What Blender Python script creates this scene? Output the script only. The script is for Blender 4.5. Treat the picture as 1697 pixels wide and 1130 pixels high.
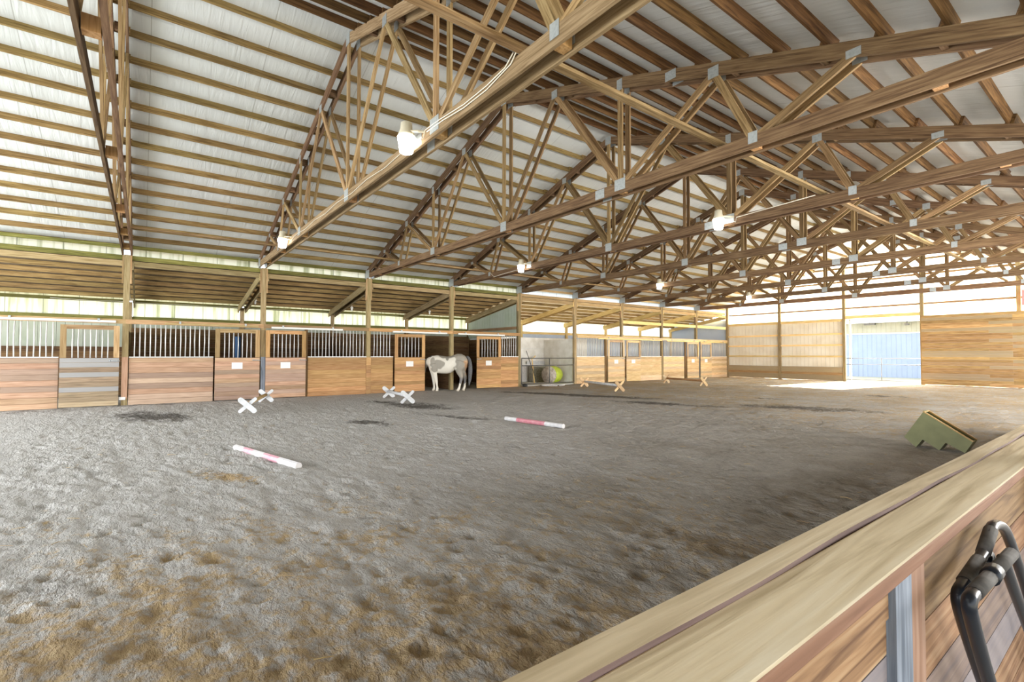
import bpy, math, random
import numpy as np
from mathutils import Vector, Matrix
random.seed(7); RNG = np.random.default_rng(7)
for o in list(bpy.data.objects): bpy.data.objects.remove(o)
S = bpy.context.scene; COL = S.collection

# ------------------------------------------------------------ camera
cd = bpy.data.cameras.new('camera'); cam = bpy.data.objects.new('camera', cd); COL.objects.link(cam); S.camera = cam
F, CX, CY = 812.0, 848.5, 565.0
cd.sensor_width = 36; cd.sensor_fit = 'HORIZONTAL'; cd.lens = F/1697*36; cd.clip_start = .05; cd.clip_end = 500
def _ray(px, py): return Vector((px-CX, -(py-CY), -F))
EY = _ray(1929, 589.5).normalized(); EX = (-_ray(238, 586)).normalized(); EX = (EX-EY*EX.dot(EY)).normalized(); EZ = EX.cross(EY)
CAMP = Vector((18.2, 0, 1.5)); RM = Matrix((EX, EY, EZ))
cam.matrix_world = Matrix.Translation(CAMP) @ RM.to_4x4()
def on(axis, px, py, val):                       # pixel of the 1697x1130 photograph -> point on a world plane
    d = RM @ _ray(px, py); t = (val-CAMP[axis])/d[axis]; return CAMP+d*t

# ------------------------------------------------------------ world, sun, daylight, fill lights, exposure
W = bpy.data.worlds.new('sky'); S.world = W; W.use_nodes = True
bg = W.node_tree.nodes['Background']; bg.inputs[0].default_value = (.86, .93, 1, 1); bg.inputs[1].default_value = 3.2
sd = bpy.data.lights.new('sun', 'SUN'); sd.energy = 42; sd.angle = .01; sd.color = (1, .93, .8)
so = bpy.data.objects.new('sun', sd); COL.objects.link(so)
so.rotation_euler = Vector((-.94, -8.3, -3.6)).to_track_quat('-Z', 'Y').to_euler()
def area(name, loc, aim, sx, sy, en, colr):
    l = bpy.data.lights.new(name, 'AREA'); l.shape = 'RECTANGLE'; l.size = sx; l.size_y = sy; l.energy = en; l.color = colr
    o = bpy.data.objects.new(name, l); COL.objects.link(o); o.location = loc
    o.rotation_euler = (Vector(aim)-Vector(loc)).to_track_quat('-Z', 'Y').to_euler(); return o
area('fill_back_opening', (7.2, -8.8, 1.9), (6.5, 12, .6), 16, 3.4, 2200, (.93, .96, 1))      # area light added at the unseen open end, widened to brighten the fence
area('fill_open_side', (21.5, 19, 2.3), (0, 19, 2.6), 25, 2.0, 4300, (1, .98, .94))             # added fill light; unseen aisle side opened up to let light in
area('daylight_far_door', (8.9, 32.7, 1.9), (8.9, 10, 0), 3.3, 3.4, 600, (1, .95, .86))
vs = S.view_settings; vs.view_transform = 'Standard'; vs.look = 'None'; vs.exposure = 0; vs.gamma = 1; vs.use_curve_mapping = False
cy = S.cycles; cy.use_denoising = True; cy.max_bounces = 9; cy.diffuse_bounces = 6; cy.glossy_bounces = 3; cy.transmission_bounces = 5
cy.sample_clamp_indirect = 6; cy.caustics_reflective = False; cy.caustics_refractive = False

# ------------------------------------------------------------ materials
MATS = {}
def nm(name):
    m = bpy.data.materials.new(name); m.use_nodes = True; nt = m.node_tree
    for n in list(nt.nodes): nt.nodes.remove(n)
    out = nt.nodes.new('ShaderNodeOutputMaterial'); MATS[name] = m
    return m, nt, out
def N(nt, t, **k):
    n = nt.nodes.new('ShaderNode'+t)
    for a, v in k.items():
        if a[0] == 'i' and a[1:].isdigit(): n.inputs[int(a[1:])].default_value = v
        else: setattr(n, a, v)
    return n
def L(nt, a, b): nt.links.new(a, b)
def bsdf(nt, out, rough=.8, spec=.25, metal=0.):
    b = N(nt, 'BsdfPrincipled'); b.inputs['Roughness'].default_value = rough; b.inputs['Metallic'].default_value = metal
    b.inputs['Specular IOR Level'].default_value = spec; L(nt, b.outputs[0], out.inputs[0]); return b
def ramp(nt, fac, stops):
    r = N(nt, 'ValToRGB'); e = r.color_ramp.elements
    while len(e) < len(stops): e.new(.5)
    for i, (p, c) in enumerate(stops): e[i].position = p; e[i].color = (*c, 1)
    L(nt, fac, r.inputs[0]); return r.outputs[0]
def mix(nt, fac, a, b, mode='MIX'):
    m = N(nt, 'MixRGB', blend_type=mode)
    for i, v in enumerate((fac, a, b)):
        if hasattr(v, 'is_linked'): L(nt, v, m.inputs[i])
        elif isinstance(v, (int, float)): m.inputs[i].default_value = v
        else: m.inputs[i].default_value = (*v, 1)
    return m.outputs[0]
def math_(nt, op, a, b=0.):
    m = N(nt, 'Math', operation=op)
    for i, v in enumerate((a, b)):
        if hasattr(v, 'is_linked'): L(nt, v, m.inputs[i])
        else: m.inputs[i].default_value = v
    return m.outputs[0]
def wood(name, base, dark, light, rough=.8, grain=1., bump=.25, weather=None, wamt=.5, boards=1.):
    """timber whose grain runs along each board; every board and every object takes its own tint"""
    m, nt, out = nm(name); b = bsdf(nt, out, rough)
    at = N(nt, 'Attribute', attribute_name='gco'); br = N(nt, 'Attribute', attribute_name='brnd'); oi = N(nt, 'ObjectInfo')
    rnd = math_(nt, 'FRACT', math_(nt, 'ADD', br.outputs['Fac'], oi.outputs['Random']))
    cb = N(nt, 'CombineXYZ'); L(nt, math_(nt, 'MULTIPLY', rnd, 37.), cb.inputs[0]); L(nt, math_(nt, 'MULTIPLY', rnd, 11.), cb.inputs[1])
    add = N(nt, 'VectorMath', operation='ADD'); L(nt, at.outputs['Vector'], add.inputs[0]); L(nt, cb.outputs[0], add.inputs[1])
    mp = N(nt, 'Mapping'); mp.inputs['Scale'].default_value = (1.3*grain, 26*grain, 26*grain); L(nt, add.outputs[0], mp.inputs[0])
    n1 = N(nt, 'TexNoise'); n1.inputs['Scale'].default_value = 1.6; n1.inputs['Detail'].default_value = 5; n1.inputs['Distortion'].default_value = .6; L(nt, mp.outputs[0], n1.inputs[0])
    mp2 = N(nt, 'Mapping'); mp2.inputs['Scale'].default_value = (.9, 3, 3); L(nt, add.outputs[0], mp2.inputs[0])
    n2 = N(nt, 'TexNoise'); n2.inputs['Scale'].default_value = 1.5; n2.inputs['Detail'].default_value = 3; L(nt, mp2.outputs[0], n2.inputs[0])
    c = ramp(nt, n1.outputs[0], [(.3, dark), (.52, base), (.75, light)])
    c = mix(nt, math_(nt, 'MULTIPLY', n2.outputs[0], .55), c, dark)
    if weather:
        c = mix(nt, math_(nt, 'MULTIPLY', ramp_f(nt, br.outputs['Fac'], .6, .7), wamt), c, weather)
    hsv = N(nt, 'HueSaturation'); L(nt, c, hsv.inputs['Color'])
    L(nt, math_(nt, 'ADD', math_(nt, 'MULTIPLY', rnd, .5*boards), 1-.25*boards), hsv.inputs['Value'])
    L(nt, math_(nt, 'ADD', math_(nt, 'MULTIPLY', math_(nt, 'FRACT', math_(nt, 'MULTIPLY', rnd, 7.3)), .016), .492), hsv.inputs['Hue'])
    L(nt, hsv.outputs[0], b.inputs['Base Color'])
    bp = N(nt, 'Bump'); bp.inputs['Strength'].default_value = bump; bp.inputs['Distance'].default_value = .004; L(nt, n1.outputs[0], bp.inputs['Height']); L(nt, bp.outputs[0], b.inputs['Normal'])
    return m
def ramp_f(nt, v, a, b):
    m = N(nt, 'MapRange'); m.inputs[1].default_value = a; m.inputs[2].default_value = b; L(nt, v, m.inputs[0]); return m.outputs[0]
def plain(name, c, rough=.5, metal=0., spec=.4, noise=0., c2=None, sc=12.):
    m, nt, out = nm(name); b = bsdf(nt, out, rough, spec, metal)
    if noise or c2:
        tc = N(nt, 'TexCoord'); n = N(nt, 'TexNoise'); n.inputs['Scale'].default_value = sc; n.inputs['Detail'].default_value = 5; L(nt, tc.outputs['Object'], n.inputs[0])
        L(nt, mix(nt, ramp_f(nt, n.outputs[0], .35, .7), c, c2 or [x*(1-noise) for x in c]), b.inputs['Base Color'])
    else: b.inputs['Base Color'].default_value = (*c, 1)
    return m
wood('purlin_wood', (.33, .225, .09), (.12, .07, .025), (.46, .33, .15))  # yellow-green light through the mossy strips is tinted into this timber
wood('purlin_brown_shaded', (.155, .078, .027), (.055, .026, .009), (.25, .14, .055))  # right slope: browner timber, weaker light there partly mixed into the colour
wood('truss_pale', (.40, .285, .16), (.20, .13, .06), (.56, .43, .26))
wood('truss_brown', (.20, .122, .066), (.08, .042, .022), (.31, .205, .115))
wood('web_brown', (.30, .195, .095), (.12, .07, .03), (.43, .30, .16))
wood('web_wood', (.38, .26, .13), (.17, .10, .04), (.54, .40, .22))
wood('post_wood', (.37, .285, .15), (.19, .13, .055), (.50, .40, .24))
wood('stall_wood', (.50, .32, .21), (.32, .19, .115), (.63, .44, .31), weather=(.36, .31, .27), wamt=.35)
wood('stall_orange', (.54, .32, .145), (.34, .18, .07), (.68, .44, .22))
wood('stall_grey', (.42, .30, .19), (.2, .15, .1), (.52, .42, .3), weather=(.30, .30, .30), wamt=.9)
wood('stall_pale', (.66, .48, .27), (.45, .28, .13), (.82, .66, .43), weather=(.5, .42, .33), wamt=.4)
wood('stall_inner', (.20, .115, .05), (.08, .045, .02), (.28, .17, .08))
wood('frame_tan', (.46, .31, .16), (.27, .16, .07), (.58, .42, .25))
wood('new_yellow', (.80, .60, .27), (.55, .38, .14), (.9, .74, .42))
wood('mossy_wood', (.20, .19, .05), (.08, .08, .02), (.33, .30, .10))
wood('end_boards', (.44, .28, .12), (.22, .13, .05), (.56, .39, .19), weather=(.26, .215, .145), wamt=.75)
wood('cap_wood', (.80, .66, .46), (.48, .37, .23), (.92, .82, .64), grain=.7, bump=.9, boards=.3)
wood('cap_edge_shaded', (.24, .16, .14), (.13, .08, .07), (.32, .22, .2), boards=.3)  # weathered purple edge, its shade darkened into the colour
wood('cap_red', (.26, .13, .085), (.17, .08, .05), (.34, .2, .14), boards=.3)
wood('fence_boards', (.34, .20, .10), (.12, .06, .03), (.48, .33, .19), weather=(.26, .245, .27), wamt=.75)
wood('grey_batten', (.30, .33, .38), (.10, .12, .15), (.42, .46, .52))
wood('pink_batten', (.50, .31, .20), (.33, .19, .11), (.60, .42, .3))
wood('track_wood', (.52, .37, .18), (.33, .22, .09), (.66, .52, .3))
plain('galvanised', (.44, .47, .48), .42, .35, .5, c2=(.33, .36, .37), sc=30)
plain('bar_metal', (.72, .71, .68), .4, .15, .5)
plain('white_track', (.75, .74, .70), .45)
plain('pipe_dark', (.12, .115, .11), .45, .4)
plain('pipe_white', (.13, .13, .14), .45, .2)
plain('paper', (.86, .86, .84), .9, c2=(.78, .78, .76), sc=40)
plain('white_paint', (.87, .86, .83), .7, c2=(.70, .68, .62), sc=3)
plain('jump_white', (.66, .67, .68), .6, c2=(.5, .5, .5), sc=9)
plain('pole_white', (.70, .68, .68), .5, c2=(.58, .56, .55), sc=14)
plain('pole_pink', (.55, .18, .22), .55, c2=(.62, .30, .33), sc=14)
plain('pole_pale_pink', (.62, .30, .36), .55, c2=(.68, .42, .46), sc=14)
plain('block_green', (.19, .195, .085), .6, c2=(.155, .16, .07), sc=6)
plain('block_rim', (.42, .27, .10), .6)
plain('tube_black', (.008, .011, .018), .3, 0, .4)
plain('foam_grey', (.10, .09, .08), .85, c2=(.06, .055, .05), sc=40)
plain('lamp_beige', (.62, .57, .45), .45)
plain('cable_white', (.78, .74, .64), .5)
plain('lime_paint', (.50, .58, .05), .55, c2=(.36, .46, .04), sc=8)
plain('drum_end', (.62, .56, .48), .7, c2=(.33, .26, .2), sc=9)
plain('stone', (.42, .40, .34), .9, c2=(.20, .20, .16), sc=14)
plain('concrete', (.55, .55, .53), .9, c2=(.45, .45, .43), sc=3)
plain('blue_paint', (.05, .12, .26), .6)
plain('outside_ground', (.46, .44, .36), .95, c2=(.36, .36, .26), sc=.6)
plain('dark_clod', (.075, .042, .022), .95, c2=(.13, .08, .045), sc=30)
plain('boot_black', (.03, .03, .03), .6)
plain('rose_sign', (.62, .22, .22), .6)
def siding(name, c, c2, axis, rib=.23, rough=.55, metal=0.0):
    """ribbed steel sheet: ribs are modelled by bump, the sheet colour is flat with some dust"""
    m, nt, out = nm(name); b = bsdf(nt, out, rough, .3, metal)
    g = N(nt, 'NewGeometry'); sp = N(nt, 'SeparateXYZ'); L(nt, g.outputs['Position'], sp.inputs[0])
    fr = math_(nt, 'FRACT', math_(nt, 'DIVIDE', sp.outputs[axis], rib))
    line = ramp_f(nt, math_(nt, 'ABSOLUTE', math_(nt, 'SUBTRACT', fr, .5)), .06, .02)
    n = N(nt, 'TexNoise'); n.inputs['Scale'].default_value = 1.4; n.inputs['Detail'].default_value = 5; L(nt, g.outputs['Position'], n.inputs[0])
    L(nt, mix(nt, ramp_f(nt, n.outputs[0], .4, .7), c, c2), b.inputs['Base Color'])
    bp = N(nt, 'Bump'); bp.inputs['Strength'].default_value = .8; bp.inputs['Distance'].default_value = .02; L(nt, line, bp.inputs['Height']); L(nt, bp.outputs[0], b.inputs['Normal'])
    return m
siding('end_siding', (.74, .70, .60), (.66, .60, .48), 0)
siding('partition_siding', (.50, .56, .47), (.42, .49, .36), 0)
siding('lean_siding', (.50, .53, .44), (.40, .44, .33), 1)
siding('pale_siding', (.46, .54, .67), (.40, .47, .6), 1)  # pale metal with the bluish light on it put into the colour
siding('lean_roof', (.22, .17, .115), (.13, .10, .065), 1, .2, .6)
siding('shed_blue', (.27, .345, .50), (.25, .32, .47), 0, .3)
siding('shed_cream', (.40, .40, .34), (.34, .34, .28), 0, .3)
def translucent(name, c, trans, seam_axis, seam=.95, stain=(.5, .5, .3), st=.35):
    """fibreglass daylight sheet: lets the light of the sky through, with seams and grime"""
    m, nt, out = nm(name)
    g = N(nt, 'NewGeometry'); sp = N(nt, 'SeparateXYZ'); L(nt, g.outputs['Position'], sp.inputs[0])
    fr = math_(nt, 'FRACT', math_(nt, 'DIVIDE', sp.outputs[seam_axis], seam))
    line = math_(nt, 'LESS_THAN', fr, .022)
    mp = N(nt, 'Mapping'); sc = [5., 5., .5]; sc[seam_axis] = 9.; mp.inputs['Scale'].default_value = sc; L(nt, g.outputs['Position'], mp.inputs[0])
    n = N(nt, 'TexNoise'); n.inputs['Scale'].default_value = 1.; n.inputs['Detail'].default_value = 5; L(nt, mp.outputs[0], n.inputs[0])
    col = mix(nt, math_(nt, 'MULTIPLY', ramp_f(nt, n.outputs[0], .5, .75), st), c, stain)
    col = mix(nt, math_(nt, 'MULTIPLY', line, .55), col, [x*.35 for x in stain])
    tr = N(nt, 'BsdfTranslucent'); df = N(nt, 'BsdfDiffuse'); L(nt, col, tr.inputs[0]); L(nt, col, df.inputs[0])
    ms = N(nt, 'MixShader'); ms.inputs[0].default_value = trans; L(nt, df.outputs[0], ms.inputs[1]); L(nt, tr.outputs[0], ms.inputs[2]); L(nt, ms.outputs[0], out.inputs[0])
    return m
translucent('daylight_moss', (.85, .85, .77), .85, 1, .92, (.36, .39, .22), .8)
translucent('daylight_clear', (.93, .97, 1.), .92, 1, .92, (.8, .85, .85), .3)
translucent('lean_roof_far', (.42, .37, .29), .75, 1, .92, (.3, .25, .18), .5)  # far lean-to roof made translucent to brighten the bays below
translucent('daylight_end', (1., .97, .9), .85, 0, .92, (.9, .85, .7), .3)
# white vapour barrier sheet under the roofing
m, nt, out = nm('roof_liner'); b = bsdf(nt, out, .5, .3)
g = N(nt, 'NewGeometry'); mp = N(nt, 'Mapping'); mp.inputs['Scale'].default_value = (.7, 6, .7); L(nt, g.outputs['Position'], mp.inputs[0])
n = N(nt, 'TexNoise'); n.inputs['Scale'].default_value = 1.3; n.inputs['Detail'].default_value = 3; n.inputs['Distortion'].default_value = .8; L(nt, mp.outputs[0], n.inputs[0])
n2 = N(nt, 'TexNoise'); n2.inputs['Scale'].default_value = .5; L(nt, g.outputs['Position'], n2.inputs[0])
sp = N(nt, 'SeparateXYZ'); L(nt, g.outputs['Position'], sp.inputs[0])
seam = math_(nt, 'LESS_THAN', math_(nt, 'FRACT', math_(nt, 'DIVIDE', sp.outputs[1], 1.83)), .008)
c = mix(nt, ramp_f(nt, n2.outputs[0], .35, .7), (.66, .685, .69), (.58, .605, .60))
c = mix(nt, math_(nt, 'MULTIPLY', seam, .6), c, (.3, .3, .28)); L(nt, c, b.inputs['Base Color'])
bp = N(nt, 'Bump'); bp.inputs['Strength'].default_value = .4; bp.inputs['Distance'].default_value = .05; L(nt, n.outputs[0], bp.inputs['Height']); L(nt, bp.outputs[0], b.inputs['Normal'])
# lamp lens
m, nt, out = nm('lamp_lens'); e = N(nt, 'Emission'); e.inputs[0].default_value = (1, .95, .86, 1); e.inputs[1].default_value = 16; L(nt, e.outputs[0], out.inputs[0])
# arena footing: grey dry sand with damp brown hollows, dark manure-wet patches, shade coloured in by the fence
m, nt, out = nm('arena_sand'); b = bsdf(nt, out, .9, .2)
g = N(nt, 'NewGeometry'); da = N(nt, 'Attribute', attribute_name='damp'); dk = N(nt, 'Attribute', attribute_name='dark'); wt = N(nt, 'Attribute', attribute_name='wet')
def tn(sc, det=6, rough=.6):
    n = N(nt, 'TexNoise'); n.inputs['Scale'].default_value = sc; n.inputs['Detail'].default_value = det; n.inputs['Roughness'].default_value = rough; L(nt, g.outputs['Position'], n.inputs[0]); return n.outputs[0]
nf, nmid, nl = tn(95, 3), tn(13, 6, .65), tn(2.6, 5)
grey = mix(nt, ramp_f(nt, nf, .3, .7), (.38, .355, .325), (.57, .55, .52))
grey = mix(nt, math_(nt, 'MULTIPLY', ramp_f(nt, nl, .4, .7), .35), grey, (.62, .61, .60))
brown = mix(nt, ramp_f(nt, nmid, .35, .65), (.34, .215, .095), (.50, .37, .205))
df = math_(nt, 'ADD', da.outputs['Fac'], math_(nt, 'MULTIPLY', math_(nt, 'SUBTRACT', nmid, .5), 2.2))
c = mix(nt, ramp_f(nt, df, .35, .8), grey, brown)
mo = N(nt, 'Attribute', attribute_name='moist_shade')
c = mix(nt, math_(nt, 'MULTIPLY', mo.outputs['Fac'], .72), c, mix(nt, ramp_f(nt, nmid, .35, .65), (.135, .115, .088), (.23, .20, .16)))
kf = math_(nt, 'ADD', dk.outputs['Fac'], math_(nt, 'MULTIPLY', math_(nt, 'SUBTRACT', nmid, .5), 1.6))
c = mix(nt, math_(nt, 'MULTIPLY', ramp_f(nt, kf, .3, .8), .85), c, (.065, .055, .045))
L(nt, c, b.inputs['Base Color'])
L(nt, math_(nt, 'SUBTRACT', .92, math_(nt, 'MULTIPLY', wt.outputs['Fac'], .62)), b.inputs['Roughness'])
mpg = N(nt, 'Mapping'); mpg.inputs['Rotation'].default_value = (0, 0, -.53); mpg.inputs['Scale'].default_value = (.62, 1.25, 1); L(nt, g.outputs['Position'], mpg.inputs[0])
def tna(sc, det, rough):
    n = N(nt, 'TexNoise'); n.inputs['Scale'].default_value = sc; n.inputs['Detail'].default_value = det; n.inputs['Roughness'].default_value = rough; L(nt, mpg.outputs[0], n.inputs[0]); return n.outputs[0]
cl = tna(9, 8, .62); clf = tna(30, 5, .6)
hb = math_(nt, 'ADD', math_(nt, 'ADD', cl, math_(nt, 'MULTIPLY', clf, .45)), math_(nt, 'MULTIPLY', nf, .16))
bp = N(nt, 'Bump'); bp.inputs['Strength'].default_value = 1.; bp.inputs['Distance'].default_value = .075; L(nt, hb, bp.inputs['Height']); L(nt, bp.outputs[0], b.inputs['Normal'])
# horse coat: colour patches stored per vertex
m, nt, out = nm('horse_coat'); b = bsdf(nt, out, .6, .3); a = N(nt, 'Attribute', attribute_name='coat'); g = N(nt, 'TexCoord')
n = N(nt, 'TexNoise'); n.inputs['Scale'].default_value = 30; L(nt, g.outputs['Object'], n.inputs[0])
L(nt, mix(nt, math_(nt, 'MULTIPLY', n.outputs[0], .25), a.outputs['Color'], (.3, .27, .24)), b.inputs['Base Color'])
plain('horse_hair', (.07, .07, .072), .7, c2=(.15, .15, .15), sc=25)

# ------------------------------------------------------------ mesh helpers
ORG = {}
class MB:
    def __init__(s): s.v = []; s.f = []; s.g = []; s.r = []; s.mi = []; s.smooth = False
    def _add(s, vs, fs, gs, rnd=None, mi=0):
        k = len(s.v); s.v += [tuple(v) for v in vs]; s.f += [tuple(k+i for i in f) for f in fs]; s.g += [tuple(x) for x in gs]
        s.r += [random.random() if rnd is None else rnd]*len(vs); s.mi += [mi]*len(fs); return s
    def beam(s, p0, p1, w, h, up=(0, 0, 1), rnd=None, mi=0):
        """timber from p0 to p1; w across, h along up"""
        p0 = Vector(p0); p1 = Vector(p1); a = (p1-p0); ln = a.length; a.normalize(); u = Vector(up)
        sd = a.cross(u)
        if sd.length < 1e-4: u = Vector((0, 1, 0)); sd = a.cross(u)
        sd.normalize(); u = sd.cross(a)
        vs = []; gs = []
        for i in (0, 1):
            for y, z in ((-1, -1), (1, -1), (1, 1), (-1, 1)):
                vs.append(p0+a*(ln*i)+sd*(y*w/2)+u*(z*h/2)); gs.append((ln*i, y*w/2, z*h/2))
        return s._add(vs, [(0, 3, 2, 1), (4, 5, 6, 7), (0, 1, 5, 4), (1, 2, 6, 5), (2, 3, 7, 6), (3, 0, 4, 7)], gs, rnd, mi)
    def box(s, x0, x1, y0, y1, z0, z1, ax=None, rnd=None, mi=0):
        d = (x1-x0, y1-y0, z1-z0); ax = d.index(max(d)) if ax is None else ax
        vs = [(x, y, z) for x in (x0, x1) for y in (y0, y1) for z in (z0, z1)]
        gs = [tuple(c[(ax+k) % 3] for k in range(3)) for c in vs]
        return s._add(vs, [(0, 1, 3, 2), (4, 6, 7, 5), (0, 4, 5, 1), (2, 3, 7, 6), (0, 2, 6, 4), (1, 5, 7, 3)], gs, rnd, mi)
    def tube(s, pts, r, n=8, mi=0, cap=True, rnd=None, bands=None):
        pts = [Vector(p) for p in pts]; m = len(pts); rs = r if isinstance(r, (list, tuple)) else [r]*m
        vs = []; gs = []; u = None; ln = 0
        for i, p in enumerate(pts):
            t = (pts[min(i+1, m-1)]-pts[max(i-1, 0)]).normalized()
            if u is None:
                u = t.orthogonal().normalized()
            u = (u-t*u.dot(t)).normalized(); w = t.cross(u)
            if i: ln += (p-pts[i-1]).length
            for k in range(n):
                an = 2*math.pi*k/n; vs.append(p+(u*math.cos(an)+w*math.sin(an))*rs[i]); gs.append((ln, k*.02, 0))
        fs = [(i*n+k, i*n+(k+1) % n, (i+1)*n+(k+1) % n, (i+1)*n+k) for i in range(m-1) for k in range(n)]
        if cap: fs += [tuple(range(n-1, -1, -1)), tuple((m-1)*n+k for k in range(n))]
        k0 = len(s.f); s._add(vs, fs, gs, rnd, mi)
        if bands:
            for i in range(m-1):
                for k in range(n): s.mi[k0+i*n+k] = bands[i]
        return s
    def lathe(s, cx, cy_, prof, n=20, mi=0):
        vs = []; gs = []
        for r, z in prof:
            for k in range(n):
                an = 2*math.pi*k/n; vs.append((cx+r*math.cos(an), cy_+r*math.sin(an), z)); gs.append((z, an*r, 0))
        m = len(prof); fs = [(i*n+k, i*n+(k+1) % n, (i+1)*n+(k+1) % n, (i+1)*n+k) for i in range(m-1) for k in range(n)]
        fs += [tuple(range(n-1, -1, -1)), tuple((m-1)*n+k for k in range(n))]
        return s._add(vs, fs, gs, None, mi)
    def prism(s, poly, y0, y1, mi=0):
        n = len(poly); vs = [(x, y0, z) for x, z in poly]+[(x, y1, z) for x, z in poly]
        fs = [tuple(range(n)), tuple(range(2*n-1, n-1, -1))]+[(i, i+n, (i+1) % n+n, (i+1) % n) for i in range(n)]
        return s._add(vs, fs, vs, None, mi)
    def build(s, name, mat, parent=None, org=None, bevel=0.):
        if org is None: org = Vector(ORG.get(parent.name, (0, 0, 0))) if parent is not None else Vector((0, 0, 0))
        me = bpy.data.meshes.new(name); o3 = Vector(org)
        me.from_pydata([tuple(Vector(v)-o3) for v in s.v], [], s.f); me.update()
        a = me.attributes.new('gco', 'FLOAT_VECTOR', 'POINT'); a.data.foreach_set('vector', np.array(s.g, dtype=np.float32).ravel())
        a = me.attributes.new('brnd', 'FLOAT', 'POINT'); a.data.foreach_set('value', np.array(s.r, dtype=np.float32))
        for mm in (mat if isinstance(mat, (list, tuple)) else [mat]): me.materials.append(MATS[mm])
        me.polygons.foreach_set('material_index', s.mi)
        if s.smooth: me.polygons.foreach_set('use_smooth', [True]*len(s.f))
        o = bpy.data.objects.new(name, me); COL.objects.link(o)
        ORG[o.name] = tuple(o3)
        if parent is not None: o.parent = parent
        else: o.location = o3
        if bevel:
            md = o.modifiers.new('bevel', 'BEVEL'); md.width = bevel; md.segments = 2; md.limit_method = 'ANGLE'
        return o
def tag(o, label, cat, group=None, kind=None):
    o['label'] = label; o['category'] = cat
    if group: o['group'] = group
    if kind or 'door' in o.name or 'beam' in o.name or 'gate' in o.name: o['kind'] = kind or 'thing'
    return o
def thing(name, loc, label, cat, group=None):
    o = bpy.data.objects.new(name, None); COL.objects.link(o); o.location = loc; o.empty_display_size = .1
    ORG[o.name] = tuple(loc); return tag(o, label, cat, group)
def struct(mb, name, mat, label, cat):
    o = mb.build(name, mat); o['kind'] = 'structure'; o['label'] = label; o['category'] = cat; return o
def dup(root, loc, label):
    """a thing with copies of its parts and their sub-parts"""
    r = root.copy(); COL.objects.link(r); r.location = loc; r['label'] = label
    for ch in KIDS[root.name]:
        c = ch.copy(); COL.objects.link(c); c.parent = r
        for gch in KIDS.get(ch.name, []):
            d = gch.copy(); COL.objects.link(d); d.parent = c
    return r
KIDS = {}
def learn(root):
    KIDS[root.name] = list(root.children)
    for c in root.children: KIDS[c.name] = list(c.children)
ORD = ['first', 'second', 'third', 'fourth', 'fifth', 'sixth', 'seventh', 'eighth', 'ninth', 'tenth', 'eleventh', 'twelfth', 'thirteenth', 'fourteenth', 'fifteenth', 'sixteenth']

# ------------------------------------------------------------ layout of the barn (metres; X across, Y along, posts of the left row at X = 0)
BAY = 3.64; Y0 = -.43
def PY(i): return Y0+BAY*i
XR, SPAN2, YE = 8.9, 8.9, 32.4
def zc(x): return 7.55-abs(x-XR)/3           # centre of the top chord
def zroof(x): return zc(x)+.1+.145           # underside of the roof liner
YB = -9.0

# ------------------------------------------------------------ ground
def vnoise(x, y, sc, seed):
    r = np.random.default_rng(seed); G = r.random((256, 256)); u = x/sc+100; v = y/sc+100
    i = np.floor(u).astype(int); j = np.floor(v).astype(int); a = u-i; c = v-j; a = a*a*(3-2*a); c = c*c*(3-2*c)
    g = lambda p, q: G[p % 256, q % 256]
    return (g(i, j)*(1-a)+g(i+1, j)*a)*(1-c)+(g(i, j+1)*(1-a)+g(i+1, j+1)*a)*c-.5
xs = np.concatenate([np.arange(-.2, 5, .12), np.arange(5, 9, .06), np.arange(9, 17.72, .035)])
ys = np.concatenate([np.arange(-4.5, -1.5, .08), np.arange(-1.5, 6, .035), np.arange(6, 12, .06), np.arange(12, YE-.1, .14), [YE-.05, YE+.4]])
GX, GY = np.meshgrid(xs, ys, indexing='ij')
RU = GX*.86+GY*.5; RV = (-GX*.5+GY*.86)*1.9            # scuffs run along the riding track
H = .03*vnoise(GX, GY, 1.9, 1)+.028*vnoise(GX, GY, .7, 2)+.020*vnoise(RU, RV, .33, 3)+.026*vnoise(RU, RV, .16, 4)+.020*vnoise(RU, RV, .085, 5)
hol = np.zeros_like(H)
def crater(cx, cy_, ra, rb, th, dp):
    i0, i1 = np.searchsorted(xs, [cx-2.2*ra, cx+2.2*ra]); j0, j1 = np.searchsorted(ys, [cy_-2.2*ra, cy_+2.2*ra])
    if i1 <= i0 or j1 <= j0: return
    dx = GX[i0:i1, j0:j1]-cx; dy = GY[i0:i1, j0:j1]-cy_; u = dx*math.cos(th)+dy*math.sin(th); v = -dx*math.sin(th)+dy*math.cos(th)
    q = np.sqrt((u/ra)**2+(v/rb)**2); k = np.exp(-q**4); rim = np.exp(-((q-1.25)/.3)**2)
    H[i0:i1, j0:j1] += -dp*k+.45*dp*rim; hol[i0:i1, j0:j1] = np.maximum(hol[i0:i1, j0:j1], k*min(1, dp/.03))
for _ in range(4200):
    cx = random.uniform(3, 17.6)**1.0; cy_ = random.uniform(-4, 13); crater(cx, cy_, random.uniform(.05, .10), random.uniform(.03, .06), random.gauss(.5, .5), random.uniform(.006, .024))
H = H-H.mean()-.012
near_wall = np.clip((GX-.1)/.8, 0, 1); H *= .35+.65*near_wall
def blob(cx, cy_, rx, ry, th=0.):
    dx = GX-cx; dy = GY-cy_; u = dx*math.cos(th)+dy*math.sin(th); v = -dx*math.sin(th)+dy*math.cos(th)
    return np.exp(-((u/rx)**2+(v/ry)**2))
DIST = np.sqrt((GX-18.2)**2+(GY*1.)**2)
damp = .95*np.clip(1.2-DIST/6.6, 0, 1)+.38*hol+.45*vnoise(RU, RV, .42, 7)+.25*vnoise(GX, GY, 1.3, 8)+.2*vnoise(GX, GY, 3.5, 9)-.16
damp += .75*np.clip((GY-7)/8, 0, 1)
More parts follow.
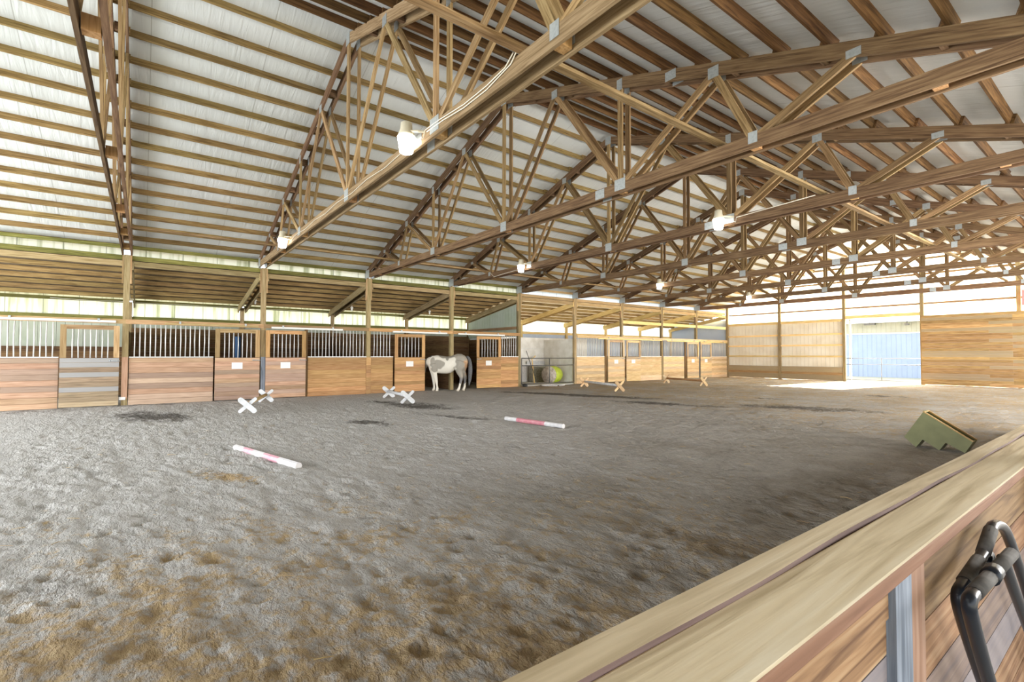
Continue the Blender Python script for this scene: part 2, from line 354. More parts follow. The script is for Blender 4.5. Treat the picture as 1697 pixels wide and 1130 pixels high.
p = on(2, 385, 788, 0); damp += 1.0*blob(p.x, p.y, .6, .22, .35)
dark = np.zeros_like(H)
for (px, py, rx, ry) in [(700, 672, 1.5, .6), (640, 668, .9, .35), (610, 700, .9, .3), (1335, 676, 1.9, .55), (1290, 660, .9, .25), (905, 652, 3.5, .4), (1090, 668, 2.2, .35), (250, 690, 1.6, .55), (990, 655, 2.6, .3), (760, 690, 1.2, .3), (1480, 657, 1.2, .2)]:
    p = on(2, px, py, 0); dark += (.85 if rx > 1 else .6)*blob(p.x, p.y, rx, ry*1.25, .35)
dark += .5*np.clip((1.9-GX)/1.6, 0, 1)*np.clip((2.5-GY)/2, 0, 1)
moist_shade = .8*blob(15.9, 4.8, 2.4, 4.2)+.5*blob(14.6, 8.0, 3.4, 3.4)+.75*np.clip((GY-6)/7, 0, 1)*(1-np.clip((GY-27)/5, 0, 1))+.4*np.clip((GX-9)/5, 0, 1)*np.clip((GY-.5)/3, 0, 1)*(1-np.clip((GY-8)/7, 0, 1))  # fence side: damp sand, mostly shade painted in; far end: darker olive sand
moist_shade = np.clip(moist_shade, 0, 1)*(.85+.5*vnoise(GX, GY, 1.6, 21)+.35*vnoise(GX, GY, .4, 22))
dark = np.clip(dark+(.5*vnoise(GX, GY, .8, 12)+.5*vnoise(GX, GY, .35, 13)+.3*vnoise(GX, GY, .16, 14)), 0, 1)*np.clip(dark*2.2, 0, 1)
wet = np.zeros_like(H)
for (px, py, rx, ry) in [(30, 985, .45, .3), (130, 965, .35, .2)]:
    p = on(2, px, py, 0); wet += blob(p.x, p.y, rx, ry, .4)
dark = np.clip(dark+.3*wet, 0, 1)
nx, ny = len(xs), len(ys); idx = np.arange(nx*ny).reshape(nx, ny)
quads = np.stack([idx[:-1, :-1], idx[1:, :-1], idx[1:, 1:], idx[:-1, 1:]], -1).reshape(-1, 4)
me = bpy.data.meshes.new('floor'); me.vertices.add(nx*ny); me.vertices.foreach_set('co', np.stack([GX, GY, H], -1).astype(np.float32).ravel())
me.loops.add(quads.size); me.loops.foreach_set('vertex_index', quads.ravel().astype(np.int32)); me.polygons.add(len(quads))
me.polygons.foreach_set('loop_start', np.arange(0, quads.size, 4, dtype=np.int32)); me.polygons.foreach_set('loop_total', np.full(len(quads), 4, dtype=np.int32))
me.polygons.foreach_set('use_smooth', np.ones(len(quads), dtype=bool)); me.update(); me.validate()
for nme, arr in (('damp', damp), ('dark', dark), ('moist_shade', np.clip(moist_shade, 0, 1)), ('wet', np.clip(wet, 0, 1))):
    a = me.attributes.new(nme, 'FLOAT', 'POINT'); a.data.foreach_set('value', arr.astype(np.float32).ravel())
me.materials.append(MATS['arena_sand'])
fl = bpy.data.objects.new('floor', me); COL.objects.link(fl); fl['kind'] = 'structure'; fl['label'] = 'hoof-printed grey and brown sand floor of the riding arena'; fl['category'] = 'floor'
mb = MB(); mb.box(-60, 80, -60, 110, -.6, -.14); struct(mb, 'ground', 'outside_ground', 'pale ground outside the barn', 'ground')
mb = MB(); mb.box(17.74, 23, -9, 34, -.13, -.02); struct(mb, 'floor_aisle', 'concrete', 'concrete aisle floor behind the arena fence', 'floor')
mb = MB(); mb.box(-4.6, -.21, -9, 32.4, -.13, -.02); struct(mb, 'floor_stalls', 'arena_sand', 'dark dirt floor inside the stalls', 'floor')

# ------------------------------------------------------------ roof and walls
XL = -.38
mb = MB()
for sgn in (-1, 1):
    xe = XR+sgn*(XR-XL); n = 30; a = [(xe+(XR-xe)*k/n) for k in range(n+1)]
    for k in range(n):
        x0, x1 = a[k], a[k+1]
        vs = [(x0, YB, zroof(x0)), (x1, YB, zroof(x1)), (x1, YE+.6, zroof(x1)), (x0, YE+.6, zroof(x0))]; vs += [(x, y, z+.03) for x, y, z in vs]
        mb._add(vs, [(0, 1, 2, 3), (7, 6, 5, 4), (0, 4, 5, 1), (2, 6, 7, 3)], vs)
struct(mb, 'ceiling', 'roof_liner', 'white lined underside of the gable roof', 'ceiling')
ZL0, ZLS = 4.33, .165                                    # lean-to roof: height at the posts and fall per metre
def zlean(x): return ZL0+ZLS*x
for nme, mt, ya, yb, lab in (('ceiling_stalls', 'lean_roof', YB, PY(4), 'dark metal lean-to roof over the near stalls'), ('ceiling_stalls_rear', 'lean_roof_far', PY(4)+.001, YE, 'pale light-passing lean-to roof over the far stalls')):
    mb = MB(); mb._add([(x, y, zlean(x)+dz) for dz in (0, .03) for x in (-5.1, -.165) for y in (ya, yb)], [(0, 2, 3, 1), (4, 5, 7, 6), (0, 1, 5, 4), (2, 6, 7, 3), (0, 4, 6, 2), (1, 3, 7, 5)], [(0, 0, 0)]*8)
    struct(mb, nme, mt, lab, 'ceiling')
XO = -4.62
mb = MB(); mb.box(XO-.04, XO, YB, PY(4), -.1, 2.87); struct(mb, 'wall_left', 'lean_siding', 'greenish metal outer wall behind the near stalls', 'wall')
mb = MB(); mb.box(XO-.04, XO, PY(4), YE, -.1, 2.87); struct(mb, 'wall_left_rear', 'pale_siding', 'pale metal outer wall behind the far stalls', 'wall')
for i in range(-2, 9):
    mt = 'daylight_moss' if i < 4 else 'daylight_clear'
    mb = MB(); mb.box(XO-.02, XO, PY(i)+.09, PY(i+1)-.09, 2.87, zlean(XO)-.02)
    struct(mb, 'window_%d' % (i+3), mt, 'backlit translucent strip high on the outer stall wall', 'window')
    mb = MB(); mb.box(-.12, -.10, PY(i)+.08, PY(i+1)-.08, 4.36, 4.66)
    struct(mb, 'window_%d' % (i+23), mt, 'backlit translucent strip under the main eave', 'window')
# far end wall
mb = MB(); mb.box(-.05, 7.1, YE+.075, YE+.10, .0, 3.5); struct(mb, 'wall_far', 'end_siding', 'cream ribbed metal siding of the far end wall', 'wall')
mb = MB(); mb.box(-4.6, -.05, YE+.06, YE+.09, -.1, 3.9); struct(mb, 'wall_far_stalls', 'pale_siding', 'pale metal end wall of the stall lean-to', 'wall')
mb = MB(); poly = [(-.3, 3.5), (18.1, 3.5), (18.1, zroof(18.1)-.02), (XR, zroof(XR)-.02), (-.3, zroof(-.3)-.02)]; mb.prism(poly, YE+.10, YE+.12)
struct(mb, 'window_far', 'daylight_end', 'glowing translucent sheets filling the top of the far end wall', 'window')
mb = MB()
for k in range(5): mb.box(.02, 7.08, YE-.04, YE, .01+.158*k, .01+.158*k+.154)
struct(mb, 'baseboard_far', 'end_boards', 'stained plank kickboard along the far end wall', 'kickboard')
mb = MB(); z = .01
k = 0
while z < 3.5:
    h = .142
    xj = 14.0 if k % 3 else 13.2
    mb.box(10.66, xj, YE-.2, YE-.16, z, z+h-.003); mb.box(xj+.003, 17.9, YE-.2, YE-.16, z, z+h-.003); z += h; k += 1
struct(mb, 'wall_far_boards', 'end_boards', 'weathered horizontal planks right of the far doorway', 'wall')
endposts = ['left corner', 'second from the left', 'left of the doorway', 'right of the doorway', 'behind the plank wall', 'right corner']
for k, x in enumerate((.0, 3.5, 7.1, 10.66, 14.2, 17.8)):
    mb = MB(); mb.beam((x, YE, -.1), (x, YE, zroof(x)-.05), .15, .14, (0, 1, 0))
    tag(mb.build('end_post', 'post_wood', org=(0, 0, 0)), 'tall square timber post of the far end wall, %s' % endposts[k], 'post', 'far end wall posts')
for nme, z, hh, x0, x1 in (('lowest', 1.42, .1, .08, 7.03), ('second', 2.09, .1, .08, 7.03), ('third', 2.74, .1, .08, 7.03)):
    mb = MB(); mb.box(x0, x1, YE, YE+.05, z-hh/2, z+hh/2)
    tag(mb.build('wall_girt', 'new_yellow'), '%s horizontal girt across the cream siding of the far wall' % nme, 'girt', 'girts of the far wall')
mb = MB(); mb.box(.08, 7.03, YE-.02, YE+.05, 3.46, 3.62); tag(mb.build('wall_plate', 'new_yellow'), 'wide timber plate above the cream siding of the far wall', 'girt', 'girts of the far wall')
for z in (4.2, 4.95, 5.75, 6.55):
    hw = 8.8 if z < 4.8 else (zroof(XR)-z)*3-.3
    mb = MB(); mb.box(max(.0, XR-hw), min(17.8, XR+hw), YE+.04, YE+.1, z-.05, z+.05)
    tag(mb.build('gable_girt', 'frame_tan'), 'horizontal girt %s in front of the glowing gable sheets' % {4.2: 'lowest', 4.95: 'second', 5.75: 'third', 6.55: 'topmost'}[z], 'girt', 'girts of the far gable')
mb = MB(); mb.box(7.17, 10.6, YE-.06, YE+.06, 3.58, 3.76); struct(mb, 'trim_1', 'new_yellow', 'timber header over the open far doorway', 'trim')
mb = MB(); mb.box(7.3, 7.4, YE+.1, YE+.16, .0, 3.55); struct(mb, 'trim_2', 'white_paint', 'white jamb at the left of the far doorway', 'trim')
# enclosure on the near right and behind, where the photograph does not look
mb = MB(); mb.box(21.6, 21.7, 5.0, YE, -.1, 1.2); struct(mb, 'wall_right', 'end_boards', 'plank wall of the right hand aisle', 'wall')  # unseen wall, cut low so light comes in above it
mb = MB(); mb._add([(x, y, 4.4-(x-18.0)*.2+dz) for dz in (0, .05) for x in (18.0, 22) for y in (YB, YE)], [(0, 2, 3, 1), (4, 5, 7, 6), (0, 1, 5, 4), (2, 6, 7, 3), (0, 4, 6, 2), (1, 3, 7, 5)], [(0, 0, 0)]*8)
struct(mb, 'ceiling_aisle', 'lean_roof', 'lean-to roof over the right hand aisle', 'ceiling')
mb = MB(); mb.prism([(-.3, 4.45), (18.1, 4.45), (18.1, zroof(18.1)-.02), (XR, zroof(XR)-.02), (-.3, zroof(-.3)-.02)], YB-.05, YB); struct(mb, 'wall_back', 'end_siding', 'metal gable over the open end behind the camera', 'wall')

for i in range(1, 9):
    mb = MB(); mb.box(17.875, 18.0, PY(i)-.07, PY(i)+.07, -.1, 4.38); struct(mb, 'post_right_%d' % i, 'post_wood', 'square timber post behind the arena fence under the right end of a truss', 'post')
# ------------------------------------------------------------ posts of the left row, lean-to rafters
for i in range(0, 10):
    if i < 9:
        mb = MB(); pw = .15
        mb.beam((-.07, PY(i), -.1), (-.07, PY(i), 4.40), .14, pw, (0, 1, 0))
        t = thing('barn_post', (-.07, PY(i), 0), '%s square timber post along the left stall row, counted from the left edge' % ORD[i], 'post', 'posts of the left stall row')
        mb.build('shaft', 'post_wood', t)
        for s in (-1, 1):
            b_ = MB(); b_.beam((-.05, PY(i)+s*.095, 3.55), (-.05, PY(i)+s*.095, 4.38), .11, .035, (0, 1, 0)); b_.build('cleat', 'frame_tan', t)
    ry = 'post_wood' if i < 5 else 'new_yellow'
    r = thing('lean_to_rafter', (0, PY(i), 4), '%s sloping lean-to rafter over the stalls, counted from the left edge' % ORD[i], 'rafter', 'lean-to rafters')
    for s in ((1,) if i == 0 else (-1,) if i == 9 else (-1, 1)):
        mb = MB(); z0 = zlean(-.0)-.13-.12; mb.beam((-.0, PY(i)+s*.135, z0), (-4.75, PY(i)+s*.135, z0-ZLS*4.75), .04, .24); mb.build('ply', ry, r)
    mb = MB(); mb.beam((-4.55, PY(i), -.1), (-4.55, PY(i), zlean(-4.55)-.2), .14, .14, (0, 1, 0))
    tag(mb.build('outer_post', 'post_wood' if i < 5 else 'new_yellow'), '%s timber post of the outer stall wall, counted from the left edge' % ORD[i], 'post', 'outer wall posts')
BN = ['behind the near left truss', 'left of the leftmost barn post'] + ['between the %s and %s left posts' % (ORD[i], ORD[i+1]) for i in range(8)] + ['between the last left post and the far wall']
def bayname(i): return BN[i+1] if i >= 0 else 'left of the first left post'
# lean-to purlins: one mesh per bay length, copied
pm = MB(); pm.beam((0, .02, 0), (0, BAY-.02, 0), .04, .13); src = pm.build('lean_to_purlin', 'purlin_wood'); first = True
LX = [-.42, -1.05, -1.68, -2.31, -2.94, -3.57, -4.2]
for i in range(-1, 9):
    for k, x in enumerate(LX):
        o = src if first else src.copy()
        if not first: COL.objects.link(o)
        first = False; o.location = (x, PY(i), zlean(x)-.0725)
        tag(o, 'lean-to roof purlin, %s from the top, %s' % (ORD[k], bayname(i)), 'purlin', 'purlins of the lean-to roof')
for i in range(-1, 9):
    mo = i < 4
    mb = MB(); mb.box(-.098, -.064, PY(i)+.08, PY(i+1)-.08, 4.25, 4.39); tag(mb.build('eave_board', 'mossy_wood' if mo else 'track_wood'), '%s board under the eave strip, %s' % ('mossy green' if mo else 'bare', bayname(i)), 'board', 'boards under the eave strip')
    mb = MB(); mb.box(-.098, -.06, PY(i)+.08, PY(i+1)-.08, 4.59, 4.69); tag(mb.build('eave_girt', 'mossy_wood' if mo else 'track_wood'), '%s timber over the eave strip, %s' % ('mossy' if mo else 'bare', bayname(i)), 'board', 'boards over the eave strip')
    mb = MB(); mb.box(-.06, -.02, PY(i)+.08, PY(i+1)-.08, 4.06, 4.22); tag(mb.build('ledger_board', 'post_wood' if mo else 'track_wood'), 'timber ledger carrying the lean-to roof, %s' % bayname(i), 'board', 'ledgers of the lean-to roof')
    mb = MB(); mb.box(XO+.02, XO+.07, PY(i)+.08, PY(i+1)-.08, 2.72, 2.86); tag(mb.build('sill_girt', 'mossy_wood' if mo else 'new_yellow'), '%s girt below the outer strip window, %s' % ('mossy' if mo else 'yellow', bayname(i)), 'girt', 'girts under the outer strip windows')
    if mo:
        mb = MB(); mb.box(XO+.02, XO+.07, PY(i)+.08, PY(i+1)-.08, 3.36, 3.47); tag(mb.build('top_girt', 'mossy_wood'), 'mossy girt above the outer strip window, %s' % bayname(i), 'girt', 'girts over the outer strip windows')
    if i >= 6:
        mb = MB(); mb.box(-.06, -.02, PY(i)+.08, PY(i+1)-.08, 3.25, 3.42); tag(mb.build('tie_board', 'new_yellow'), 'pale tie board between the posts, %s' % bayname(i), 'board', 'tie boards over the far stalls')

# ------------------------------------------------------------ stalls
def planks(mb, x0, x1, y0, y1, z0, z1, h=.155, seq=None):
    z = z0; n_ = 0; mb.box(x0, x0+.006, y0, y1, z0, z1-.01, ax=1, rnd=.05)
    while z < z1-.02:
        zz = min(z+h, z1); mb.box(x0, x1, y0, y1, z, zz-.008, ax=1, rnd=None if seq is None else seq[n_ % len(seq)]); z = zz; n_ += 1
def stall_panel(y0, y1, mat, label, bars=True):
    t = thing('stall_barrier', (0, (y0+y1)/2, 0), label, 'stall panel', 'fixed panels of the stall fronts')
    mb = MB(); planks(mb, -.045, -.0, y0, y1, .0, 1.38); mb.build('kickboards', mat, t)
    mb = MB(); mb.box(-.05, .005, y0, y1, 1.382, 1.412); mb.build('sill', 'bar_metal', t)
    n = max(2, round((y1-y0)/.125)-1)
    for k in range(n):
        y = y0+(y1-y0)*(k+1)/(n+1); mb = MB(); mb.smooth = True; mb.tube([(-.02, y, 1.4), (-.02+random.uniform(-.008, .008), y+random.uniform(-.012, .012), 1.9), (-.02, y, 2.4)], .0155, 6); mb.build('bar', 'bar_metal', t)
    return t
def stall_door(y0, y1, mat, fmat, label, x=.05, nb=7, sign=True, latch=1, ztop=2.3, seq=None):
    t = thing('stall_gate', (x, (y0+y1)/2, 0), label, 'stall door', 'sliding stall doors')
    mb = MB(); planks(mb, x, x+.035, y0, y1, .02, 1.38, .137, seq); mb.build('lower_boards', mat, t)
    sw = .13
    mb = MB(); mb.box(x, x+.04, y0, y0+sw, 1.383, ztop); mb.box(x, x+.04, y1-sw, y1, 1.383, ztop); mb.box(x, x+.04, y0+sw, y1-sw, ztop-.12, ztop); fr_ = mb.build('frame', fmat, t)
    for k in range(nb):
        y = y0+sw+(y1-y0-2*sw)*(k+1)/(nb+1); mb = MB(); mb.smooth = True; mb.tube([(x+.02, y, 1.38), (x+.02+random.uniform(-.006, .006), y+random.uniform(-.01, .01), 1.8), (x+.02, y, ztop-.11)], .0145, 6); mb.build('bar', 'bar_metal', fr_)
    if sign:
        c = (y0+y1)/2-.02; mb = MB(); mb.box(x+.036, x+.041, c-.155, c+.155, 1.01, 1.22); mb.build('paper_sign', 'paper', t)['label'] = 'white paper sign fixed to the door'
    ly = y1 if latch > 0 else y0
    mb = MB(); mb.smooth = True; mb.tube([(x+.06, ly-latch*.22, 1.30), (x+.06, ly+latch*.02, 1.29)], .014, 6); mb.tube([(x+.03, ly-latch*.2, 1.30), (x+.075, ly-latch*.2, 1.30)], .02, 8); mb.tube([(x+.03, ly-latch*.05, 1.29), (x+.075, ly-latch*.05, 1.29)], .016, 8)
    mb.build('latch', 'galvanised', t)
    return t
stall_panel(PY(-1)+.09, -1.86, 'stall_wood', 'reddish plank stall panel with white bars at the left edge of the row')
stall_door(-1.83, -.56, 'stall_grey', 'frame_tan', 'stall door of grey weathered planks, leftmost in the row', sign=False, seq=[.2, .35, .5, .8, .3, .55, .78, .25, .85, .9])
stall_panel(-.34, 1.78, 'stall_wood', 'barred reddish stall panel between the grey plank door and the next door')
stall_door(1.82, 3.10, 'stall_wood', 'frame_tan', 'reddish stall door with paper sign, left of the second post')
stall_door(3.28, 4.56, 'stall_wood', 'stall_orange', 'reddish stall door with paper sign, right of the second post')
stall_panel(4.65, 6.765, 'stall_orange', 'long orange barred stall panel ending at the third post')
stall_panel(6.935, 7.84, 'stall_orange', 'short orange barred stall panel just left of the horse doorway', True)
stall_door(7.88, 9.18, 'stall_orange', 'stall_orange', 'orange stall door slid open in front of the horse head', nb=6)
stall_door(11.69, 12.99, 'stall_orange', 'stall_orange', 'orange stall door slid open behind the horse tail', latch=-1, nb=6)
stall_panel(13.0, 14.05, 'stall_orange', 'short orange barred stall panel beside the pipe gate')
stall_panel(17.86, 19.95, 'stall_pale', 'pale plank stall panel just right of the pipe gate')
stall_door(20.14, 21.5, 'stall_pale', 'stall_pale', 'pale stall door with square paper sign, left of the seventh post')
stall_door(21.66, 22.88, 'stall_pale', 'stall_pale', 'pale stall door with paper sign, right of the seventh post')
stall_panel(22.92, 24.95, 'stall_pale', 'pale barred panel between the seventh and eighth posts')
stall_panel(25.16, 27.28, 'stall_pale', 'pale barred panel right of the eighth post')
stall_door(27.5, 28.78, 'stall_pale', 'stall_pale', 'pale stall door left of the last post of the row')
stall_door(28.98, 30.26, 'stall_pale', 'stall_pale', 'pale stall door right of the last post of the row')
stall_panel(30.3, YE-.1, 'stall_pale', 'pale barred panel ending at the far wall')
for i in (-1, 0, 1, 2, 3, 5, 6, 7, 8):
    y0, y1 = PY(i)+(.0 if i not in (5,) else .1), PY(i+1)
    if i == 8: y1 = YE-.08
    mb = MB(); mb.box(.002, .045, y0, y1, 2.37, 2.5, ax=1)
    nm_ = 'frame_tan' if i < 2 else 'stall_orange' if i < 4 else 'stall_pale'
    tag(mb.build('header_beam', nm_), 'horizontal header beam over the stall fronts, %s' % bayname(i), 'beam', 'headers of the stall fronts')
def track(y0, y1, z, mat, label):
    t = thing('door_track', (.07, (y0+y1)/2, z), label, 'door track', 'sliding door tracks')
    mb = MB(); mb.box(.05, .1, y0, y1, z-.03, z+.03); mb.build('rail', mat, t)
    for y in (y0+(y1-y0)*.15, y0+(y1-y0)*.85):
        mb = MB(); mb.box(.045, .11, y-.025, y+.025, z+.0, z+.075); mb.build('bracket', 'galvanised', t)
track(-3.2, -.65, 2.42, 'white_track', 'long white sliding door track at the left edge of the stall row')
track(.5, 3.05, 2.41, 'track_wood', 'tan sliding door track left of the second post')
track(3.45, 5.84, 2.39, 'white_track', 'white sliding door track right of the second post')
track(7.79, 10.2, 2.38, 'white_track', 'white door track above the left half of the horse doorway')
track(10.75, 13.2, 2.37, 'white_track', 'white door track above the door behind the horse')
track(19.4, 24.9, 2.36, 'new_yellow', 'pale door track around the seventh post')
track(25.4, 28.8, 2.34, 'new_yellow', 'pale door track left of the last post')
track(28.95, 32.2, 2.33, 'new_yellow', 'pale door track right of the last post')
mb = MB(); planks(mb, .001, .02, 6.76, 6.94, 0, 1.38); tag(mb.build('post_facing', 'stall_orange'), 'orange boards across the foot of the third post', 'board')
for i, lab in ((1, 'between the two reddish doors with signs'), (0, 'beside the grey plank door')):
    mb = MB(); mb.box(.002, .04, PY(i)-.07, PY(i)+.07, .2, 1.4); tag(mb.build('post_facing', 'grey_batten' if i else 'pink_batten'), 'flat board over the post foot %s' % lab, 'board')
mb = MB(); mb.box(.02, .05, PY(0)-.12, PY(0)+.03, .16, .24); tag(mb.build('door_guide', 'bar_metal'), 'small pale metal guide at the foot of the first post', 'guide')
for y, lab in ((20.03, 'between the pale panel and the door'), (27.4, 'between the eighth post panel and the next door'), (4.585, 'between the orange panel and the reddish door')):
    mb = MB(); mb.box(-.04, .02, y-.05, y+.05, 0, 2.37); tag(mb.build('door_stop', 'stall_inner'), 'dark upright board %s' % lab, 'board')
# partitions and inner linings
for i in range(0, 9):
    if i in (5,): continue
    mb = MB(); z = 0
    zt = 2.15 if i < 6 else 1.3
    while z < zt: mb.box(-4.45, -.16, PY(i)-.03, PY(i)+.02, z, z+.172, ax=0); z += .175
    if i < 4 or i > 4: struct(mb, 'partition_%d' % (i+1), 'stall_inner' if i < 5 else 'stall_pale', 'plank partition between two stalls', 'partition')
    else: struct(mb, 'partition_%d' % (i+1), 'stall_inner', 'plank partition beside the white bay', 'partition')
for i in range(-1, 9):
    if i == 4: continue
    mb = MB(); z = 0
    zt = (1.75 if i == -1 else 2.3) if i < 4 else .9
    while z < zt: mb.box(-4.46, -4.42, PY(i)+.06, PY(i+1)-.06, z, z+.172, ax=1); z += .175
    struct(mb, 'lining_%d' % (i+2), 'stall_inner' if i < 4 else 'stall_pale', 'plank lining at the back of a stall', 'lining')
mb = MB(); mb.prism([(-4.5, 2.35), (-.2, 2.35), (-.2, zlean(-.2)-.42), (-4.5, zlean(-4.5)-.42)], PY(4)-.05, PY(4)-.03)
struct(mb, 'partition_siding', 'partition_siding', 'greenish ribbed metal above the partition by the white bay', 'partition')
mb = MB(); mb.box(-4.4, -.15, PY(4)-.1, PY(4)-.055, 2.68, 2.82); tag(mb.build('partition_girt', 'frame_tan'), 'horizontal girt across the greenish partition siding', 'girt')
mb = MB(); mb.box(-2.75, -2.6, 1.75, 1.9, 0, 2.2); mb = MB(); mb.tube([(-1.2, 2.62, .0), (-1.2, 2.62, 2.1)], .09, 10); tag(mb.build('blue_post_wrap', 'blue_paint'), 'blue upright post seen through the bars of the reddish door', 'post')

# ------------------------------------------------------------ roof trusses
TOP = [1.76, 3.56, 5.36, 7.1]; BOT = [2.98, 5.36]
def make_truss(y, i, cm, wm, label):
    t = thing('roof_truss', (XR, y, 4.4), label, 'roof truss', 'roof trusses')
    for s in (-1, 1):
        yp = y+s*.102
        for sg in (-1, 1):
            mb = MB(); mb.beam((XR+sg*9.05, yp, zc(XR+9.05)), (XR, yp, zc(XR)), .04, .19); mb.build('top_chord', 'truss_brown' if sg < 0 else cm, t)
        mb = MB(); mb.beam((-.02, yp, 4.475), (17.82, yp, 4.475), .04, .19); mb.build('bottom_chord', cm, t)
        segs = []
        for sg in (-1, 1):
            X = lambda x: XR+sg*(XR-x)
            tp = [(X(x), zc(x)-.06) for x in TOP]; bt = [(X(x), 4.5) for x in BOT]; c0 = (XR, 4.5)
            segs += [(tp[0], bt[0]), (tp[1], bt[0]), (tp[1], bt[1]), (tp[2], bt[1]), (tp[3], bt[1]), (tp[3], c0)]
        segs.append(((XR, zc(XR)-.05), (XR, 4.5)))
        for a, c in segs:
            mb = MB(); mb.beam((a[0], yp, a[1]), (c[0], yp, c[1]), .038, .10, (0, 0, 1) if abs(a[0]-c[0]) > .05 else (1, 0, 0)); mb.build('web', wm, t)
        # pressed nail plates on the near face of each ply
        pl = [(XR, 4.51, .22, .22), (XR, zc(XR)-.02, .20, .22), (11.96, 4.475, .22, .17), (13.5, zc(13.5), .2, .15)]
        for sg in (-1, 1):
            X = lambda x: XR+sg*(XR-x)
            pl += [(X(TOP[1]), zc(TOP[1])-.05, .17, .17), (X(TOP[2]), zc(TOP[2])-.04, .12, .2), (X(TOP[3]), zc(TOP[3])-.05, .17, .17), (X(BOT[0]), 4.53, .13, .16), (X(BOT[1]), 4.53, .24, .2), (X(TOP[0]), zc(TOP[0])-.05, .16, .1), (X(.16), 4.53, .30, .30)]
        for x, z, a, h in pl:
            mb = MB(); mb.beam((x-a/2, yp-.0235, z), (x+a/2, yp-.0235, z), .004, h); mb.build('nail_plate', 'galvanised', t)
    for x in (1.0, 3.0, 5.4, 8.9, 12.4, 14.8, 16.8):
        mb = MB(); mb.box(x-.06, x+.06, y-.07, y+.07, 4.40, 4.55); mb.build('spacer_block', 'stall_orange', t)
    for x in [.6+1.16*k for k in range(15)]:
        if abs(x-XR) > .4: mb = MB(); mb.box(x-.03, x+.03, y-.07, y+.07, zc(x)-.08, zc(x)+.06); mb.build('spacer_block', 'truss_brown', t)
    return t
names = ['roof truss at the left edge seen from below, ending on the first post', 'pale roof truss carrying two lamps, ending on the second post'] + ['brown roof truss ending on the %s post of the left row' % ORD[i] for i in range(2, 9)]
T0 = make_truss(PY(0), 0, 'truss_brown', 'web_wood', names[0])
T1 = make_truss(PY(1), 1, 'truss_pale', 'web_wood', names[1]); T1.location = (XR, PY(1)-.055, 4.42)
T2 = make_truss(PY(2), 2, 'truss_brown', 'web_brown', names[2]); learn(T2)
for i in range(3, 9): dup(T2, (XR, PY(i), 4.4), names[i])
# heel brackets: pale plates wrapped round the post heads
for i in range(1, 9):
    mb = MB(); mb.box(-.16, .06, PY(i)-.125, PY(i)-.119, 4.36, 4.68); tag(mb.build('heel_plate', 'galvanised'), 'pale steel plate at the left heel of the truss on the %s post' % ORD[i], 'plate', 'steel plates at the left truss heels')

# roof purlins, each its own piece; two source meshes
PXL = [-.28, .32, .90, 1.48, 2.05, 2.63, 3.21, 3.80, 4.41, 4.99, 5.57, 6.15, 6.73, 7.32, 7.88, 8.5]
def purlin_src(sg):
    mb = MB(); up = Vector((sg/3., 0, 1)).normalized(); mb.beam((0, -.14, 0), (0, BAY+.14, 0), .04, .14, up); return mb.build('roof_purlin', 'purlin_wood' if sg < 0 else 'purlin_brown_shaded')
for sg, side in ((-1, 'left'), (1, 'right')):
    src = purlin_src(sg); first = True
    for i in range(-1, 9):
        for k, x in enumerate(PXL):
            if i == -1 and sg == 1: continue
            o = src if first else src.copy()
            if not first: COL.objects.link(o)
            first = False; X = x if sg < 0 else 2*XR-x
            X += (.02 if i % 2 else -.02)
            o.location = (X, PY(i)+(.0 if i < 8 else -.02), zc(X)+.1+.072)
            tag(o, 'roof purlin, %s up from the %s eave, %s' % (ORD[k], side, bayname(i)), 'purlin', 'purlins of the main roof, %s slope' % side)
# purlin end blocks standing on the trusses beside the purlins of the right slope
src = None
for i in (2, 3, 4):
    for k, x in enumerate(PXL[1:13]):
        X = 2*XR-x
        if src is None:
            mb = MB(); mb.beam((-.045, -.11, .0), (-.045, .11, 0), .045, .15, (1/3., 0, 1)); src = mb.build('purlin_block', 'truss_brown'); o = src
        else: o = src.copy(); COL.objects.link(o)
        o.location = (X, PY(i), zc(X)+.17); tag(o, 'short block beside the %s purlin up from the right eave on the %s truss' % (ORD[k+1], ORD[i]), 'block', 'purlin blocks on the right slope')
# lateral braces lying on the bottom chords
for x, lab in ((2.95, 'left'), (14.32, 'right')):
    for i in (0, 1, 2, 3, 4, 5, 6, 7):
        mb = MB(); mb.beam((x, PY(i)+.001, 4.617), (x, PY(i+1)-.001, 4.617), .10, .045)
        tag(mb.build('lateral_brace', 'web_wood'), '%s tie on the bottom chords, from the %s to the %s truss' % (lab, ORD[i], ORD[i+1]), 'brace', 'lateral braces on the bottom chords')

# ------------------------------------------------------------ barn lamps and their cables
def lamp(x, i, label):
    y = PY(i)-.36; z = 4.5
    t = thing('barn_lamp', (x, y, z), label, 'lamp', 'yard lamps on the trusses')
    mb = MB(); mb.smooth = True; mb.lathe(x, y, [(.115, z+.0), (.112, z+.03), (.085, z+.10), (.078, z+.19), (.06, z+.205)]); mb.build('housing', 'lamp_beige', t)
    mb = MB(); mb.smooth = True; mb.lathe(x, y, [(.075, z-.225), (.092, z-.215), (.105, z-.12), (.125, z-.005)]); mb.build('lens', 'lamp_lens', t)
    mb = MB(); mb.tube([(x+.06, y, z+.06), (x+.16, y+.1, z+.05), (x+.22, PY(i)-.12, z+.05)], .018, 8); mb.build('arm', 'lamp_beige', t)
    return t
lamp(11.97, 1, 'lit yard lamp nearest the camera, on the right half of the pale truss')
lamp(4.42, 1, 'lit yard lamp on the left half of the pale truss')
lamp(12.33, 3, 'lit yard lamp on the right half of the fourth truss')
lamp(5.22, 3, 'lit yard lamp on the left half of the fourth truss')
lamp(5.42, 5, 'lit yard lamp on the left half of the sixth truss')
lamp(5.5, 7, 'lit yard lamp on the eighth truss against the far wall')
